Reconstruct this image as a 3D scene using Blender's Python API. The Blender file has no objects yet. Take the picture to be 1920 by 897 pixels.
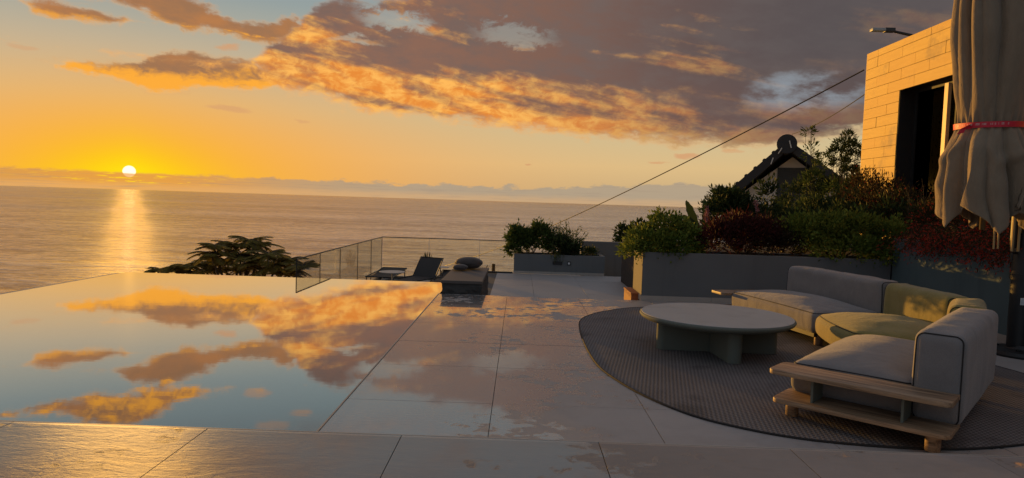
import bpy, bmesh, math, random
import numpy as np
from mathutils import Vector, Matrix
R = math.radians
scene = bpy.context.scene
COL = scene.collection
rnd = random.Random(7)
nr = np.random.default_rng(11)

# ------------------------------------------------------------ camera
EYE = 1.35
YAW, PITCH, ROLL = -0.586, 3.251, 1.805
cd = bpy.data.cameras.new('camera'); cam = bpy.data.objects.new('camera', cd); COL.objects.link(cam)
cd.sensor_width = 36.0; cd.lens = 36.0 * 1250 / 1920
cd.clip_start = 0.05; cd.clip_end = 300000
def cam_matrix():
    # yaw about Z (negative = towards -X), pitch down, roll
    y, p, r = R(YAW), R(PITCH), R(ROLL)
    fwd = Vector((math.sin(y) * math.cos(p), math.cos(y) * math.cos(p), -math.sin(p)))
    right = Vector((math.cos(y), -math.sin(y), 0))
    up = right.cross(fwd)
    # photograph's horizon falls to the right: the camera is rolled anticlockwise
    r2 = right * math.cos(r) + up * math.sin(r)
    u2 = up * math.cos(r) - right * math.sin(r)
    m = Matrix((r2, u2, -fwd)).transposed().to_4x4()
    m.translation = (0, 0, EYE)
    return m
cam.matrix_world = cam_matrix()
scene.camera = cam
scene.view_settings.view_transform = 'Standard'
scene.view_settings.look = 'None'
scene.view_settings.exposure = 0.4
scene.view_settings.gamma = 1.0
try:
    scene.cycles.max_bounces = 6; scene.cycles.transparent_max_bounces = 24
    scene.cycles.diffuse_bounces = 3; scene.cycles.glossy_bounces = 4
    scene.cycles.sample_clamp_indirect = 4; scene.cycles.sample_clamp_direct = .8
except Exception: pass

# ------------------------------------------------------------ sky
SUN_AZ, SUN_EL = -30.5, 1.34
def lin(c):
    return tuple(((v / 255) / 12.92 if v / 255 <= .04045 else ((v / 255 + .055) / 1.055) ** 2.4) for v in c) + (1,)
world = bpy.data.worlds.new('World'); scene.world = world; world.use_nodes = True
WT = world.node_tree
for n in list(WT.nodes): WT.nodes.remove(n)

class V:                                     # a value inside a node tree, with arithmetic
    def __init__(s, t, sock): s.t, s.s = t, sock
    def _op(s, op, *a):
        n = s.t.nodes.new('ShaderNodeMath'); n.operation = op
        for i, x in enumerate((s,) + a):
            if isinstance(x, V): s.t.links.new(x.s, n.inputs[i])
            else: n.inputs[i].default_value = x
        return V(s.t, n.outputs[0])
    def __add__(s, o): return s._op('ADD', o)
    __radd__ = __add__
    def __sub__(s, o): return s._op('SUBTRACT', o)
    def __rsub__(s, o): return (s * -1.0) + o
    def __mul__(s, o): return s._op('MULTIPLY', o)
    __rmul__ = __mul__
    def __truediv__(s, o): return s._op('DIVIDE', o)
    def max(s, o): return s._op('MAXIMUM', o)
    def min(s, o): return s._op('MINIMUM', o)
    def pw(s, o): return s._op('POWER', o)
    def exp(s): return s._op('EXPONENT')
    def abs(s): return s._op('ABSOLUTE')
def smooth(v, a, b, c=0.0, d=1.0):
    n = v.t.nodes.new('ShaderNodeMapRange'); n.interpolation_type = 'SMOOTHSTEP'
    v.t.links.new(v.s, n.inputs['Value'])
    n.inputs['From Min'].default_value = a; n.inputs['From Max'].default_value = b
    n.inputs['To Min'].default_value = c; n.inputs['To Max'].default_value = d
    return V(v.t, n.outputs[0])
def comb(t, x, y, z=0.0):
    n = t.nodes.new('ShaderNodeCombineXYZ')
    for i, q in enumerate((x, y, z)):
        if isinstance(q, V): t.links.new(q.s, n.inputs[i])
        else: n.inputs[i].default_value = q
    return V(t, n.outputs[0])
def noise(vec, scale=1.0, detail=6, rough=.55, dist=0.0, lac=2.0):
    t = vec.t; n = t.nodes.new('ShaderNodeTexNoise')
    t.links.new(vec.s, n.inputs['Vector'])
    n.inputs['Scale'].default_value = scale; n.inputs['Detail'].default_value = detail
    n.inputs['Roughness'].default_value = rough; n.inputs['Distortion'].default_value = dist
    n.inputs['Lacunarity'].default_value = lac
    return V(t, n.outputs['Fac'])
def mixc(f, a, b, t=None):
    t = t or f.t; n = t.nodes.new('ShaderNodeMix'); n.data_type = 'RGBA'
    if isinstance(f, V): t.links.new(f.s, n.inputs[0])
    else: n.inputs[0].default_value = f
    for q, i in ((a, 6), (b, 7)):
        if isinstance(q, V): t.links.new(q.s, n.inputs[i])
        else: n.inputs[i].default_value = q
    return V(t, n.outputs[2])
def ramp(v, stops, interp='LINEAR'):
    t = v.t; n = t.nodes.new('ShaderNodeValToRGB'); t.links.new(v.s, n.inputs[0])
    cr = n.color_ramp; cr.interpolation = interp
    while len(cr.elements) > 1: cr.elements.remove(cr.elements[-1])
    for i, (p, c) in enumerate(stops):
        e = cr.elements[0] if i == 0 else cr.elements.new(p)
        e.position = p; e.color = c if len(c) == 4 else tuple(c) + (1,)
    return V(t, n.outputs[0])
def curve(v, pts, amax=60.0, emax=30.0):
    """a curve of elevation over azimuth, both in degrees"""
    t = v.t; n = t.nodes.new('ShaderNodeFloatCurve')
    u = v * (1 / (2 * amax)) + .5
    t.links.new(u.s, n.inputs['Value'])
    cv = n.mapping.curves[0]
    pts = [((a + amax) / (2 * amax), e / emax) for a, e in pts]
    while len(cv.points) > 2: cv.points.remove(cv.points[1])
    cv.points[0].location = pts[0]; cv.points[1].location = pts[-1]
    for p in pts[1:-1]: cv.points.new(*p)
    for p in cv.points: p.handle_type = 'VECTOR'
    n.mapping.extend = 'HORIZONTAL'; n.mapping.update()
    return V(t, n.outputs[0]) * emax

tc = WT.nodes.new('ShaderNodeTexCoord')
sx = WT.nodes.new('ShaderNodeSeparateXYZ'); WT.links.new(tc.outputs['Generated'], sx.inputs[0])
dx, dy, dz = (V(WT, o) for o in sx.outputs)
AZ = dx._op('ARCTAN2', dy) * 57.29578
EL = dz.max(-1.0).min(1.0)._op('ARCSINE') * 57.29578
# clear sky
dA = AZ - SUN_AZ; dE = EL - SUN_EL
base = ramp(EL / 90.0, [(0, lin((190, 165, 125))), (.035, lin((218, 188, 136))), (.075, lin((200, 188, 150))),
                        (.115, lin((180, 178, 158))), (.165, lin((146, 160, 160))), (.24, lin((132, 150, 158))),
                        (.4, lin((128, 148, 166))), (1, lin((110, 130, 156)))])
wide = ((dA / 27).pw(2) * -1.0 - (dE / 7.2).pw(2)).exp()
base = mixc(wide * .92, base, lin((247, 172, 84)))
mid = ((dA.abs() / 12).pw(1.6) * -1.0 - (dE.max(0.0) / 4.6).pw(1.6)).exp()
base = mixc(mid, base, lin((255, 180, 20)))
core = ((dA.abs() / 4.0).pw(1.3) * -1.0 - (dE.abs() / 1.6).pw(1.3)).exp()
base = mixc(core, base, lin((255, 224, 20)))
far = smooth(AZ.abs(), 45, 140)
base = mixc(far * .9, base, ramp(EL / 90.0, [(0, lin((124, 132, 148))), (.12, lin((150, 158, 172))), (.3, lin((142, 164, 184))), (1, lin((112, 136, 160)))]))

P1 = comb(WT, AZ * .16, EL * .42, 3.7)
wA = (noise(P1, 1.6, 5) - .5) * 4.5
P2 = comb(WT, AZ * .16 + 31.0, EL * .42, 9.1)
wE = (noise(P2, 2.0, 6) - .5) * 2.6
NF = noise(comb(WT, AZ * .26, EL * .62 + AZ * .05, 1.3), 1.0, 10, .6)       # body texture
NS = noise(comb(WT, AZ * .085 + wE * .16, EL * .46 + AZ * .085, 5.3), 1.0, 10, .50, .35)  # streaks
NP = noise(comb(WT, AZ * .75, EL * 1.3, 8.3), 1.0, 8, .62, .4)                     # puffs
Aw = AZ + wA * .5; Ew = EL + wE * .45

def band(low, up, soft):
    lo, hi = curve(Aw, low), curve(Aw, up)
    return ((Ew - lo).min(hi - Ew)) / soft, lo, hi
M, Mlo, Mhi = band([(-60, 10), (-22.3, 9.9), (-21.5, 9.2), (-20, 8.5), (-18.5, 8.0), (-16, 7.6), (-12.6, 7.0), (-9, 6.7), (-5.4, 6.4), (-2.3, 6.3), (.9, 6.1),
               (4.6, 5.6), (7.7, 5.4), (12, 5.4), (15.5, 5.3), (19.3, 5.0), (23, 5.5), (31, 6.2), (45, 8), (60, 12)],
              [(-60, 9), (-22.3, 9.8), (-21.6, 10.8), (-20.9, 11.7), (-19.8, 12.4), (-18.5, 13.8), (-17.4, 15.0), (-16, 16), (-13, 15.6), (-10, 16.6), (-4, 17.6), (5, 19.5), (20, 22), (40, 21), (60, 11)], .8)
B2, b2lo, b2hi = band([(-60, 9), (-36, 8.6), (-34.6, 8.35), (-32.9, 8.1), (-31.2, 7.8), (-29.9, 7.6), (-28.1, 7.3), (-26, 7.8), (-23.7, 8.0), (-20.9, 8.2), (-18, 9.5), (60, 9)],
            [(-60, 8), (-36, 8.5), (-34.6, 8.65), (-31.9, 9.2), (-29.5, 9.5), (-28.1, 10.4), (-26.3, 10.8), (-24.1, 10.3), (-21.8, 10.2), (-19, 9.7), (-18, 9.2), (60, 8)], .45)
B3, b3lo, b3hi = band([(-60, 12.5), (-37.6, 12.4), (-36.2, 11.6), (-34.5, 11.4), (-32.9, 11.6), (-31, 11.7), (-29.6, 12.3), (60, 12)],
            [(-60, 11.5), (-37.6, 12.1), (-36.2, 12.7), (-34.9, 13.0), (-33.6, 12.7), (-31.3, 12.5), (-29.6, 12.2), (60, 11)], .45)
B4, b4lo, b4hi = band([(-60, 13.6), (-31.8, 13.2), (-30.9, 12.9), (-29.2, 12.7), (-27.8, 12.1), (-26.3, 11.8), (-24.1, 11.9), (-21.8, 11.7), (-20, 11.6), (-18.5, 12.4), (60, 13)],
            [(-60, 12.6), (-31.8, 13.1), (-30.5, 14.1), (-28.1, 14.8), (-25.9, 14.4), (-24.3, 13.8), (-23, 13.1), (-20.7, 13.4), (-19, 14.2), (-18, 13), (60, 12)], .5)
B5, b5lo, b5hi = band([(-60, 15.6), (-36.5, 15.5), (-35, 14.9), (-32.6, 14.7), (-31, 15.0), (-28.5, 14.5), (-27.4, 14.8), (-24.5, 15.2), (-22, 15.8), (60, 15.6)],
            [(-60, 15), (-36.5, 15.6), (-35, 16.3), (-32, 17.2), (-30, 17.7), (-28.4, 17.0), (-26.4, 15.9), (-24.5, 15.6), (-22, 15.5), (60, 15)], .5)
tex = (NF - .5) * 4.6 + (NP - .5) * 2.2
def alpha(d, w=1.0, lo=-.40): return smooth(d.min(1.9) + tex * w, lo, lo + 1.4)
hole = smooth(((Aw + 10.8) / 2.3).pw(2) + ((Ew - 14.3 + (NP - .5) * 3) / .6).pw(2), .0, 2.6, .25, 1.0) \
     * smooth(((Aw + .9) / 2.6).pw(2) + ((Ew - 13.6 + (NP - .5) * 4 + AZ * .12) / .6).pw(2), .0, 2.8, .55, 1.0) \
     * smooth(((AZ + 14.0) / 2.2).pw(2) + ((EL - 12.6 + (NF - .5) * 3) / .35).pw(2), .0, 1.6, .4, 1.0)
aM = alpha(M, .75) * hole
texB = tex + (NP - .5) * 1.6 + (noise(comb(WT, AZ * 2.2, EL * 3.0, 2.3), 1.0, 6, .6) - .5) * 1.3
def alphab(d, w): return smooth(d.min(1.9) + texB * w, -.45, 1.05)
aB = alphab(B2, .6).max(alphab(B3, .6)).max(alphab(B4, .62)).max(alphab(B5, .8))
# small loose clouds
aS = None
for ca, ce, ra, re, k in ((-23.9, 11.1, 1.1, .38, .8), (.6, 3.35, .35, .1, .9), (11.6, 3.55, 1.1, .16, .7), (14.0, 4.15, 1.3, .3, .8), (17.4, 4.6, .9, .25, .5), (-23.6, 6.5, 1.9, .3, .55),
                          (-18.2, 5.9, .7, .16, .5), (-36.9, 9.4, 1.1, .22, .4), (-21.5, 15.9, 1.5, .4, .45), (-17.9, 17.6, 1.2, .5, .5), (-20.5, 18.5, 1.6, .5, .4)):
    d = 1.0 - ((Aw - ca) / ra).pw(2) - ((Ew - ce) / re).pw(2)
    a = smooth(d + tex * .5, 0, .9) * k
    aS = a if aS is None else aS.max(a)
# the rest of the sky carries loose broken cloud too
gen = smooth(noise(comb(WT, dx / (dz.max(0.0) + .12) * .9, dy / (dz.max(0.0) + .12) * .9, 2.2), 1.0, 8, .58) + smooth(AZ, -12, 8, .05, 0), .43, .58) \
      * smooth(EL, 17.0, 20.5).max(smooth(AZ.abs(), 46, 60)) * .85

litA = smooth(AZ, -8, 28, 1.05, .10)
t = (EL - Mlo) / 9.0
litM = smooth((NS - .5) * 5.6 + (1.0 - t * 1.5) + (NP - .5) * .9 + (NF - .5) * 1.2, .0, 1.2) * litA
litM = litM.max(smooth(1.0 - (Ew - Mlo) / 1.2 + (NP - .5), 0.0, .9) * litA * .95)
darkM = mixc(smooth(AZ, -18, 28), lin((144, 106, 88)), lin((96, 80, 78)))
darkM = mixc(smooth(NF, .35, .7) * .8, darkM, lin((114, 99, 94)))
darkM = mixc(smooth(EL, 7, 13) * smooth(AZ, 2, 26) * .75, darkM, lin((86, 82, 84)))
blue = smooth(((AZ - 22.6) / 5.4).pw(2) + ((EL - 8.9 - (NF - .5) * 3) / 1.5).pw(2), .1, 1.3, 1.0, 0.0) * smooth(NF, .36, .6)
darkM = mixc(blue * .85, darkM, lin((142, 150, 158)))
cM = mixc(litM, darkM, mixc(smooth(NP, .35, .65), lin((232, 140, 58)), lin((255, 186, 92))))
def litband(lo, h):
    return smooth(1.25 - (Ew - lo) / h + (NS - .5) * 2.0 + (NP - .5) * 2.0, .1, 1.0)
lB = litband(b2lo, 1.7) * smooth(alpha(B2, .55), 0, .3)
lB = lB.max(litband(b3lo, .6) * smooth(alpha(B3, .6), 0, .3) * .7).max(litband(b4lo, .5) * smooth(alpha(B4, .6), 0, .3) * .3)
lB = lB.max(smooth((NS - .5) * 3.5 + (NP - .5) * 4.5 + .30, .0, 1.1) * smooth(alpha(B5, .7), 0, .3))
cB = mixc(lB, mixc(smooth(NF, .35, .65), lin((182, 124, 78)), lin((158, 116, 84))), lin((253, 172, 60)))
rimM = smooth(aM, .15, .75, 1.0, 0.0); rimB = smooth(aB, .15, .8, 1.0, 0.0)
cM = mixc(rimM * .6, cM, mixc(smooth(EL, 9, 14), lin((250, 180, 110)), lin((196, 172, 150)))); cB = mixc(rimB * .6, cB, lin((246, 190, 128)))
sky = mixc(aS, base, lin((214, 158, 112)))
sky = mixc(gen, sky, mixc(smooth(NP, .45, .65) * smooth(AZ.abs(), 20, 90, .8, .0), mixc(far, lin((146, 114, 98)), lin((132, 140, 150))), lin((206, 142, 92))))
sky = mixc(aB, sky, cB)
sky = mixc(aM, sky, cM)
# low bank over the horizon, and the half sun sinking behind it
bankN = noise(comb(WT, AZ * .55, EL * 1.6, 12.0), 1.0, 7, .6)
top = 1.2 + smooth(AZ, -38, 5, .12, .05) + smooth(AZ, 0, 14) * .65
aBank = smooth(top + (bankN - .5) * smooth(AZ.abs(), 0, 60, 1.6, 1.2) * smooth((AZ + 30.5).abs(), 1, 8, .2, 1) - EL, -.02, .22)
cBank = mixc(smooth(AZ, -42, -5), lin((204, 152, 88)), lin((176, 158, 134)))
cBank = mixc(((dA / 9).pw(2) * -1.0).exp() * .85, cBank, lin((236, 158, 62)))
low = smooth(EL - (bankN - .5) * .5, .1, .75, 1.0, 0.0) * smooth(AZ, -40, 10, 1.0, .6)
cBank = mixc(low * .6, cBank, lin((232, 176, 112)))
streak = smooth(noise(comb(WT, AZ * .35, EL * 9.0, 4.4), 1.0, 4), .5, .7)
cBank = mixc(streak * .35, cBank, lin((160, 140, 122)))
glint = smooth(noise(comb(WT, AZ * .8, EL * 7.0, 6.4), 1.0, 5), .55, .63) * ((dA / 5).pw(2) * -1.0).exp() * smooth(EL, .35, .6)
cBank = mixc(glint, cBank, lin((255, 205, 40)))
disc = smooth(((dA * math.cos(R(SUN_EL))).pw(2) + (EL - 1.3).pw(2))._op('SQRT'), .36, .46, 1.0, 0.0)
sunc = mixc(disc, sky, (3.2, 3.1, 2.5, 1))
sky = mixc(aBank * .93, sunc, cBank)
below = smooth(EL, -.5, -3)
sky = mixc(below, sky, lin((60, 60, 62)))
bg = WT.nodes.new('ShaderNodeBackground'); bg.inputs['Strength'].default_value = 0.76
WT.links.new(sky.s, bg.inputs['Color'])
wo = WT.nodes.new('ShaderNodeOutputWorld'); WT.links.new(bg.outputs[0], wo.inputs[0])
world.cycles.sampling_method = 'MANUAL'; world.cycles.sample_map_resolution = 512

# ------------------------------------------------------------ sun
sd = bpy.data.lights.new('sun', 'SUN'); sun = bpy.data.objects.new('sun', sd); COL.objects.link(sun)
sd.energy = 4.2; sd.angle = R(.6); sd.color = (1.0, .50, .09)
sdir = Vector((math.sin(R(SUN_AZ)) * math.cos(R(SUN_EL)), math.cos(R(SUN_AZ)) * math.cos(R(SUN_EL)), math.sin(R(SUN_EL))))
sun.rotation_euler = sdir.to_track_quat('Z', 'Y').to_euler()
sun.location = sdir * 60

# ------------------------------------------------------------ materials
MATS = {}
def mat(name):
    m = bpy.data.materials.new(name); m.use_nodes = True
    t = m.node_tree; b = t.nodes['Principled BSDF']
    MATS[name] = m
    return m, t, b
def setp(b, **k):
    names = dict(base='Base Color', rough='Roughness', metal='Metallic', ior='IOR', spec='Specular IOR Level', normal='Normal', sheen='Sheen Weight', trans='Transmission Weight', sub='Subsurface Weight', coat='Coat Weight', coatr='Coat Roughness')
    for kk, v in k.items():
        i = b.inputs[names[kk]]
        if isinstance(v, V): b.id_data.links.new(v.s, i)
        elif kk == 'base': i.default_value = tuple(v) + (1,) if len(v) == 3 else v
        else: i.default_value = v
def bump(t, h, strength=.3, dist=.01, normal=None):
    n = t.nodes.new('ShaderNodeBump'); n.inputs['Strength'].default_value = strength; n.inputs['Distance'].default_value = dist
    t.links.new(h.s, n.inputs['Height'])
    if normal: t.links.new(normal.s, n.inputs['Normal'])
    return V(t, n.outputs[0])
def wpos(t):
    n = t.nodes.new('ShaderNodeNewGeometry'); return V(t, n.outputs['Position'])
def opos(t):
    n = t.nodes.new('ShaderNodeTexCoord'); return V(t, n.outputs['Object'])
def island(t):
    n = t.nodes.new('ShaderNodeNewGeometry'); return V(t, n.outputs['Random Per Island'])
def objrand(t):
    n = t.nodes.new('ShaderNodeObjectInfo'); return V(t, n.outputs['Random'])
def vmul(v, x, y, z, ox=0, oy=0, oz=0):
    t = v.t; n = t.nodes.new('ShaderNodeMapping'); t.links.new(v.s, n.inputs[0])
    n.inputs['Scale'].default_value = (x, y, z); n.inputs['Location'].default_value = (ox, oy, oz)
    return V(t, n.outputs[0])
def c3(*a): return tuple(a) + (1,)

def simple(name, col, rough=.6, metal=0.0, ns=6.0, var=.25, bs=0.0, bd=.002, bscale=120, spec=.5):
    m, t, b = mat(name)
    p = opos(t)
    f = noise(p, ns, 5)
    dark = tuple(c * (1 - var) for c in col); light = tuple(min(1, c * (1 + var)) for c in col)
    setp(b, base=mixc(f, c3(*dark), c3(*light)), rough=rough, metal=metal, spec=spec)
    if bs: setp(b, normal=bump(t, noise(p, bscale, 4), bs, bd))
    return m

def m_deck():
    m, t, b = mat('wet porcelain paving')
    p = wpos(t)
    r = objrand(t)
    cloudy = noise(vmul(p, 1, 1, 1), 1.3, 6, .6)
    fine = noise(vmul(p, 1, 4, 1), 9, 6, .6)
    dry = mixc(cloudy, c3(.28, .262, .255), c3(.42, .39, .375))
    dry = mixc(fine * .5, dry, c3(.34, .30, .27))
    dry = mixc(r * .35, dry, c3(.29, .28, .27))
    # puddles with ragged outlines, gathered by the pool and in front
    sp = t.nodes.new('ShaderNodeSeparateXYZ'); t.links.new(p.s, sp.inputs[0])
    X, Y = V(t, sp.outputs[0]), V(t, sp.outputs[1])
    big = noise(vmul(p, 1, 1, 1, 3.1, 1.7, 0), .62, 3, .5)
    mid = noise(vmul(p, 1, 1.3, 1, 7.3, 2.2, 0), 1.9, 8, .62, .4)
    fin = noise(vmul(p, 1, 1.2, 1, 1.3, 5.2, 0), 7.5, 6, .6, .7)
    strip0 = smooth(Y, 3.36, 3.39, 1, 0)
    bias = smooth(X, -1.2, .5, .050, 0) + smooth(X, -1.2, 3.4, .060, -.105) + smooth(Y, 9.3, 9.6, 0, -.25) + smooth(Y, 3.3, 3.5, .0, 0) - strip0 * smooth(X, -2.6, -.8, .05, 0)
    fin2 = noise(vmul(p, 1, 1.1, 1, 9, 1, 0), 19, 5, .6, .8)
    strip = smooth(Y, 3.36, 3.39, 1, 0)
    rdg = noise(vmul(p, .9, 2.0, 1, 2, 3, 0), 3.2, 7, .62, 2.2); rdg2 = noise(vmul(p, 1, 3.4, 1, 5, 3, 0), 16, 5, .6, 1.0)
    dry = mixc(strip * smooth(X, -3, 2.5, .75, .25), dry, mixc(rdg, c3(.085, .062, .048), c3(.22, .165, .125)))  # raised strip browner, most at left: warm sky reflection painted into its colour
    w = big * .42 + mid * .34 + fin * .30 + fin2 * .12 - .09 + bias
    wet = smooth(w, .494, .522)
    rim = smooth(w, .492, .500) * (1.0 - smooth(w, .502, .512))
    damp = smooth(w, .36, .5)
    col = mixc(damp * .35, dry, c3(.21, .19, .175))
    col = mixc(wet * .45, col, c3(.15, .13, .12))
    rough = .56 + strip * .12 - damp * .10 - wet * .25 + (fine - .5) * .12
    film = noise(vmul(p, 1.0, 4.2, 1), 6, 5, .6, 1.4)
    h = w * 0.0
    h = wet * .5 + rim * .8 + fine * .05 + film * wet * .28 + film * .10 + (rdg * 1.6 + rdg2 * .7) * strip * smooth(X, -2.2, 1.5, 1, .22)
    setp(b, base=col, rough=rough, normal=bump(t, h, .35, .004), spec=.5 - strip * .32, coat=wet * (.9 - strip * .35))
    b.inputs['Coat Roughness'].default_value = .025
    b.inputs['Coat IOR'].default_value = 2.2
    return m
def m_pool():
    m, t, b = mat('still pool water')
    p = wpos(t)
    setp(b, base=(.02, .045, .05), rough=.04, spec=.5)
    rip = noise(vmul(p, .55, 1.6, 1), 2.6, 4, .5)
    rip2 = noise(vmul(p, 1, 2.6, 1), 9.0, 3, .5)
    nrm = bump(t, rip * .8 + rip2 * .2, .10, .0022)
    setp(b, normal=nrm)
    g = t.nodes.new('ShaderNodeBsdfGlossy'); g.inputs['Roughness'].default_value = .015
    g.inputs['Color'].default_value = (.98, .97, .96, 1); t.links.new(nrm.s, g.inputs['Normal'])
    lw = t.nodes.new('ShaderNodeLayerWeight'); lw.inputs['Blend'].default_value = .5
    f = smooth(V(t, lw.outputs['Facing']), .57, .95, .16, .95)
    mx = t.nodes.new('ShaderNodeMixShader'); t.links.new(f.s, mx.inputs[0]); t.links.new(b.outputs[0], mx.inputs[1]); t.links.new(g.outputs[0], mx.inputs[2])
    t.links.new(mx.outputs[0], t.nodes['Material Output'].inputs[0])
    return m
def m_sea():
    m, t, b = mat('open sea')
    p = wpos(t)
    n0 = noise(vmul(p, .5, 1.5, 1), .34, 4, .6)
    n1 = noise(vmul(p, .45, 1.5, 1), .085, 6, .62)
    n2 = noise(vmul(p, .35, 1.3, 1), .018, 5, .6)
    swell = noise(vmul(p, .2, 1, 1), .0035, 5, .6)
    wind = noise(vmul(p, .12, 1, 1), .0009, 7, .65)
    wv = n1 * .5 + n2 * .3 + swell * .2
    setp(b, base=mixc(wind, c3(.05, .048, .045), c3(.10, .088, .075)), rough=.5, ior=1.33, spec=.3)
    nrm = bump(t, n0 * .8 + n1 * 3.0 + n2 * 5.0 + swell * 8.0, 1.0, 2.0)
    setp(b, normal=nrm)
    g = t.nodes.new('ShaderNodeBsdfGlossy'); t.links.new((smooth(wind, .35, .65) * .09 + .10).s, g.inputs['Roughness'])
    t.links.new(mixc(smooth(wv * .7 + n0 * .3, .40, .58), c3(.52, .46, .43), c3(1, .95, .88)).s, g.inputs['Color']); t.links.new(nrm.s, g.inputs['Normal'])  # light and dark of the waves painted into the gloss tint
    lw = t.nodes.new('ShaderNodeLayerWeight'); lw.inputs['Blend'].default_value = .5
    f = smooth(V(t, lw.outputs['Facing']), .35, .98, .15, .94)
    mx = t.nodes.new('ShaderNodeMixShader'); t.links.new(f.s, mx.inputs[0]); t.links.new(b.outputs[0], mx.inputs[1]); t.links.new(g.outputs[0], mx.inputs[2])
    t.links.new(mx.outputs[0], t.nodes['Material Output'].inputs[0])
    return m
def m_glass(name, tint, gl=.10):
    m, t, b = mat(name); t.nodes.remove(b)
    tr = t.nodes.new('ShaderNodeBsdfTransparent'); tr.inputs[0].default_value = tint + (1,)
    g = t.nodes.new('ShaderNodeBsdfGlossy'); g.inputs['Roughness'].default_value = .02
    fr = t.nodes.new('ShaderNodeFresnel'); fr.inputs[0].default_value = 1.45
    mx = t.nodes.new('ShaderNodeMixShader'); t.links.new((V(t, fr.outputs[0]) * .45).s, mx.inputs[0])
    t.links.new(tr.outputs[0], mx.inputs[1]); t.links.new(g.outputs[0], mx.inputs[2])
    t.links.new(mx.outputs[0], t.nodes['Material Output'].inputs[0])
    return m
def m_fabric(name, col, col2, sheen=.25):
    m, t, b = mat(name)
    p = opos(t)
    weave = noise(vmul(p, 1, 1, 1), 260, 2, .5)
    mott = noise(p, 5, 5, .6)
    wr = noise(vmul(p, 1, 1, .5), 4.2, 4, .55, .8)
    setp(b, base=mixc(smooth(mott * .5 + weave * .5, .3, .7), c3(*col), c3(*col2)), rough=.92, spec=.15, sheen=sheen,
         normal=bump(t, weave * .16 + wr * 1.0, .8, .014))
    b.inputs['Sheen Roughness'].default_value = .5
    return m
def m_wood():
    m, t, b = mat('oiled teak')
    p = opos(t)
    mp = t.nodes.new('ShaderNodeMapping'); t.links.new(p.s, mp.inputs[0]); mp.inputs['Rotation'].default_value = (0, 0, R(41.3)); p = V(t, mp.outputs[0])
    gr = noise(vmul(p, 3, 45, 45), 1.0, 6, .6, .6)
    big = noise(vmul(p, 1.2, 12, 12), 1.0, 3)
    fg = noise(vmul(p, 6, 160, 160), 1.0, 3)
    setp(b, base=mixc(smooth(gr * .5 + big * .25 + fg * .25, .36, .62), c3(.085, .048, .026), c3(.34, .225, .135)), rough=.55, normal=bump(t, gr, .25, .001))
    return m
def m_stone():
    m, t, b = mat('travertine cladding')
    p = wpos(t)
    vein = noise(vmul(p, 1, 1.2, 14), 1.4, 7, .6, .4)
    blot = noise(p, 1.6, 5, .6)
    r = objrand(t)
    col = mixc(vein, c3(.54, .34, .075), c3(.76, .53, .14))
    col = mixc(r * .45, col, c3(.60, .36, .10))
    col = mixc(smooth(blot, .54, .72) * .6, col, c3(.22, .17, .12))
    setp(b, base=col, rough=.75, normal=bump(t, vein, .3, .003))
    return m
def m_render(name, c1, c2, stain=.3):
    m, t, b = mat(name)
    p = wpos(t)
    f = noise(p, 1.7, 6, .6); dr = noise(vmul(p, 3, 3, .35), 1.6, 5, .6)
    g = noise(p, 90, 3)
    col = mixc(f, c3(*c1), c3(*c2)); col = mixc(smooth(dr, .5, .75) * stain, col, c3(*[c * .6 for c in c1]))
    setp(b, base=col, rough=.85, spec=.25, normal=bump(t, g * .5 + f, .25, .004))
    return m
def m_rug():
    m, t, b = mat('woven outdoor rug')
    p = wpos(t)
    rot = t.nodes.new('ShaderNodeMapping'); t.links.new(p.s, rot.inputs[0]); rot.inputs['Rotation'].default_value = (0, 0, R(12))
    ch = t.nodes.new('ShaderNodeTexChecker'); t.links.new(rot.outputs[0], ch.inputs[0]); ch.inputs['Scale'].default_value = 58
    wv = t.nodes.new('ShaderNodeTexWave'); t.links.new(rot.outputs[0], wv.inputs[0]); wv.inputs['Scale'].default_value = 11; wv.inputs['Distortion'].default_value = .6
    wv.inputs['Detail'].default_value = 1; wv.bands_direction = 'X'
    f = V(t, wv.outputs['Fac']); c = V(t, ch.outputs['Fac'])
    big = noise(p, 1.4, 5); gr = noise(p, 160, 2)
    w = c * .4 + f * .3 + gr * .35 + (big - .5) * .5
    col = mixc(w, c3(.012, .011, .012), c3(.25, .225, .22))
    damp = smooth(noise(vmul(p, 1, 1, 1, 4, 2, 0), 1.1, 5, .6), .56, .66)
    col = mixc(damp * .45, col, c3(.03, .028, .028))
    setp(b, base=col, rough=.85, spec=.25, normal=bump(t, w, .8, .006))
    return m
def m_leaf(name, c1, c2, c3_=None, rough=.5, transl=.25):
    m, t, b = mat(name)
    i = island(t); col = mixc(i, c3(*c1), c3(*c2))
    if c3_: col = mixc(smooth(noise(opos(t), 1.6, 3), .5, .62), col, c3(*c3_))
    setp(b, base=col, rough=rough + .2, spec=.15)
    tr = t.nodes.new('ShaderNodeBsdfTranslucent'); t.links.new(col.s, tr.inputs[0])
    mx = t.nodes.new('ShaderNodeMixShader'); mx.inputs[0].default_value = transl
    t.links.new(b.outputs[0], mx.inputs[1]); t.links.new(tr.outputs[0], mx.inputs[2])
    t.links.new(mx.outputs[0], t.nodes['Material Output'].inputs[0])
    return m
def m_cloth():
    m, t, b = mat('sand canvas')
    p = opos(t)
    wv = noise(vmul(p, 1, 1, 1), 300, 2); f = noise(vmul(p, 4, 4, 1.6), 2.6, 8, .66, .5)
    dirt = noise(vmul(p, 6, 6, 1), 1.5, 5)
    col = mixc(f, c3(.17, .13, .09), c3(.29, .23, .165)); col = mixc(smooth(dirt, .55, .75) * .35, col, c3(.2, .16, .12))
    setp(b, base=col, rough=.9, spec=.15, sheen=.15, normal=bump(t, wv * .12 + f, .9, .02))
    return m
m_deck(); m_pool(); m_sea(); m_wood(); m_stone(); m_rug(); m_cloth()
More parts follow.
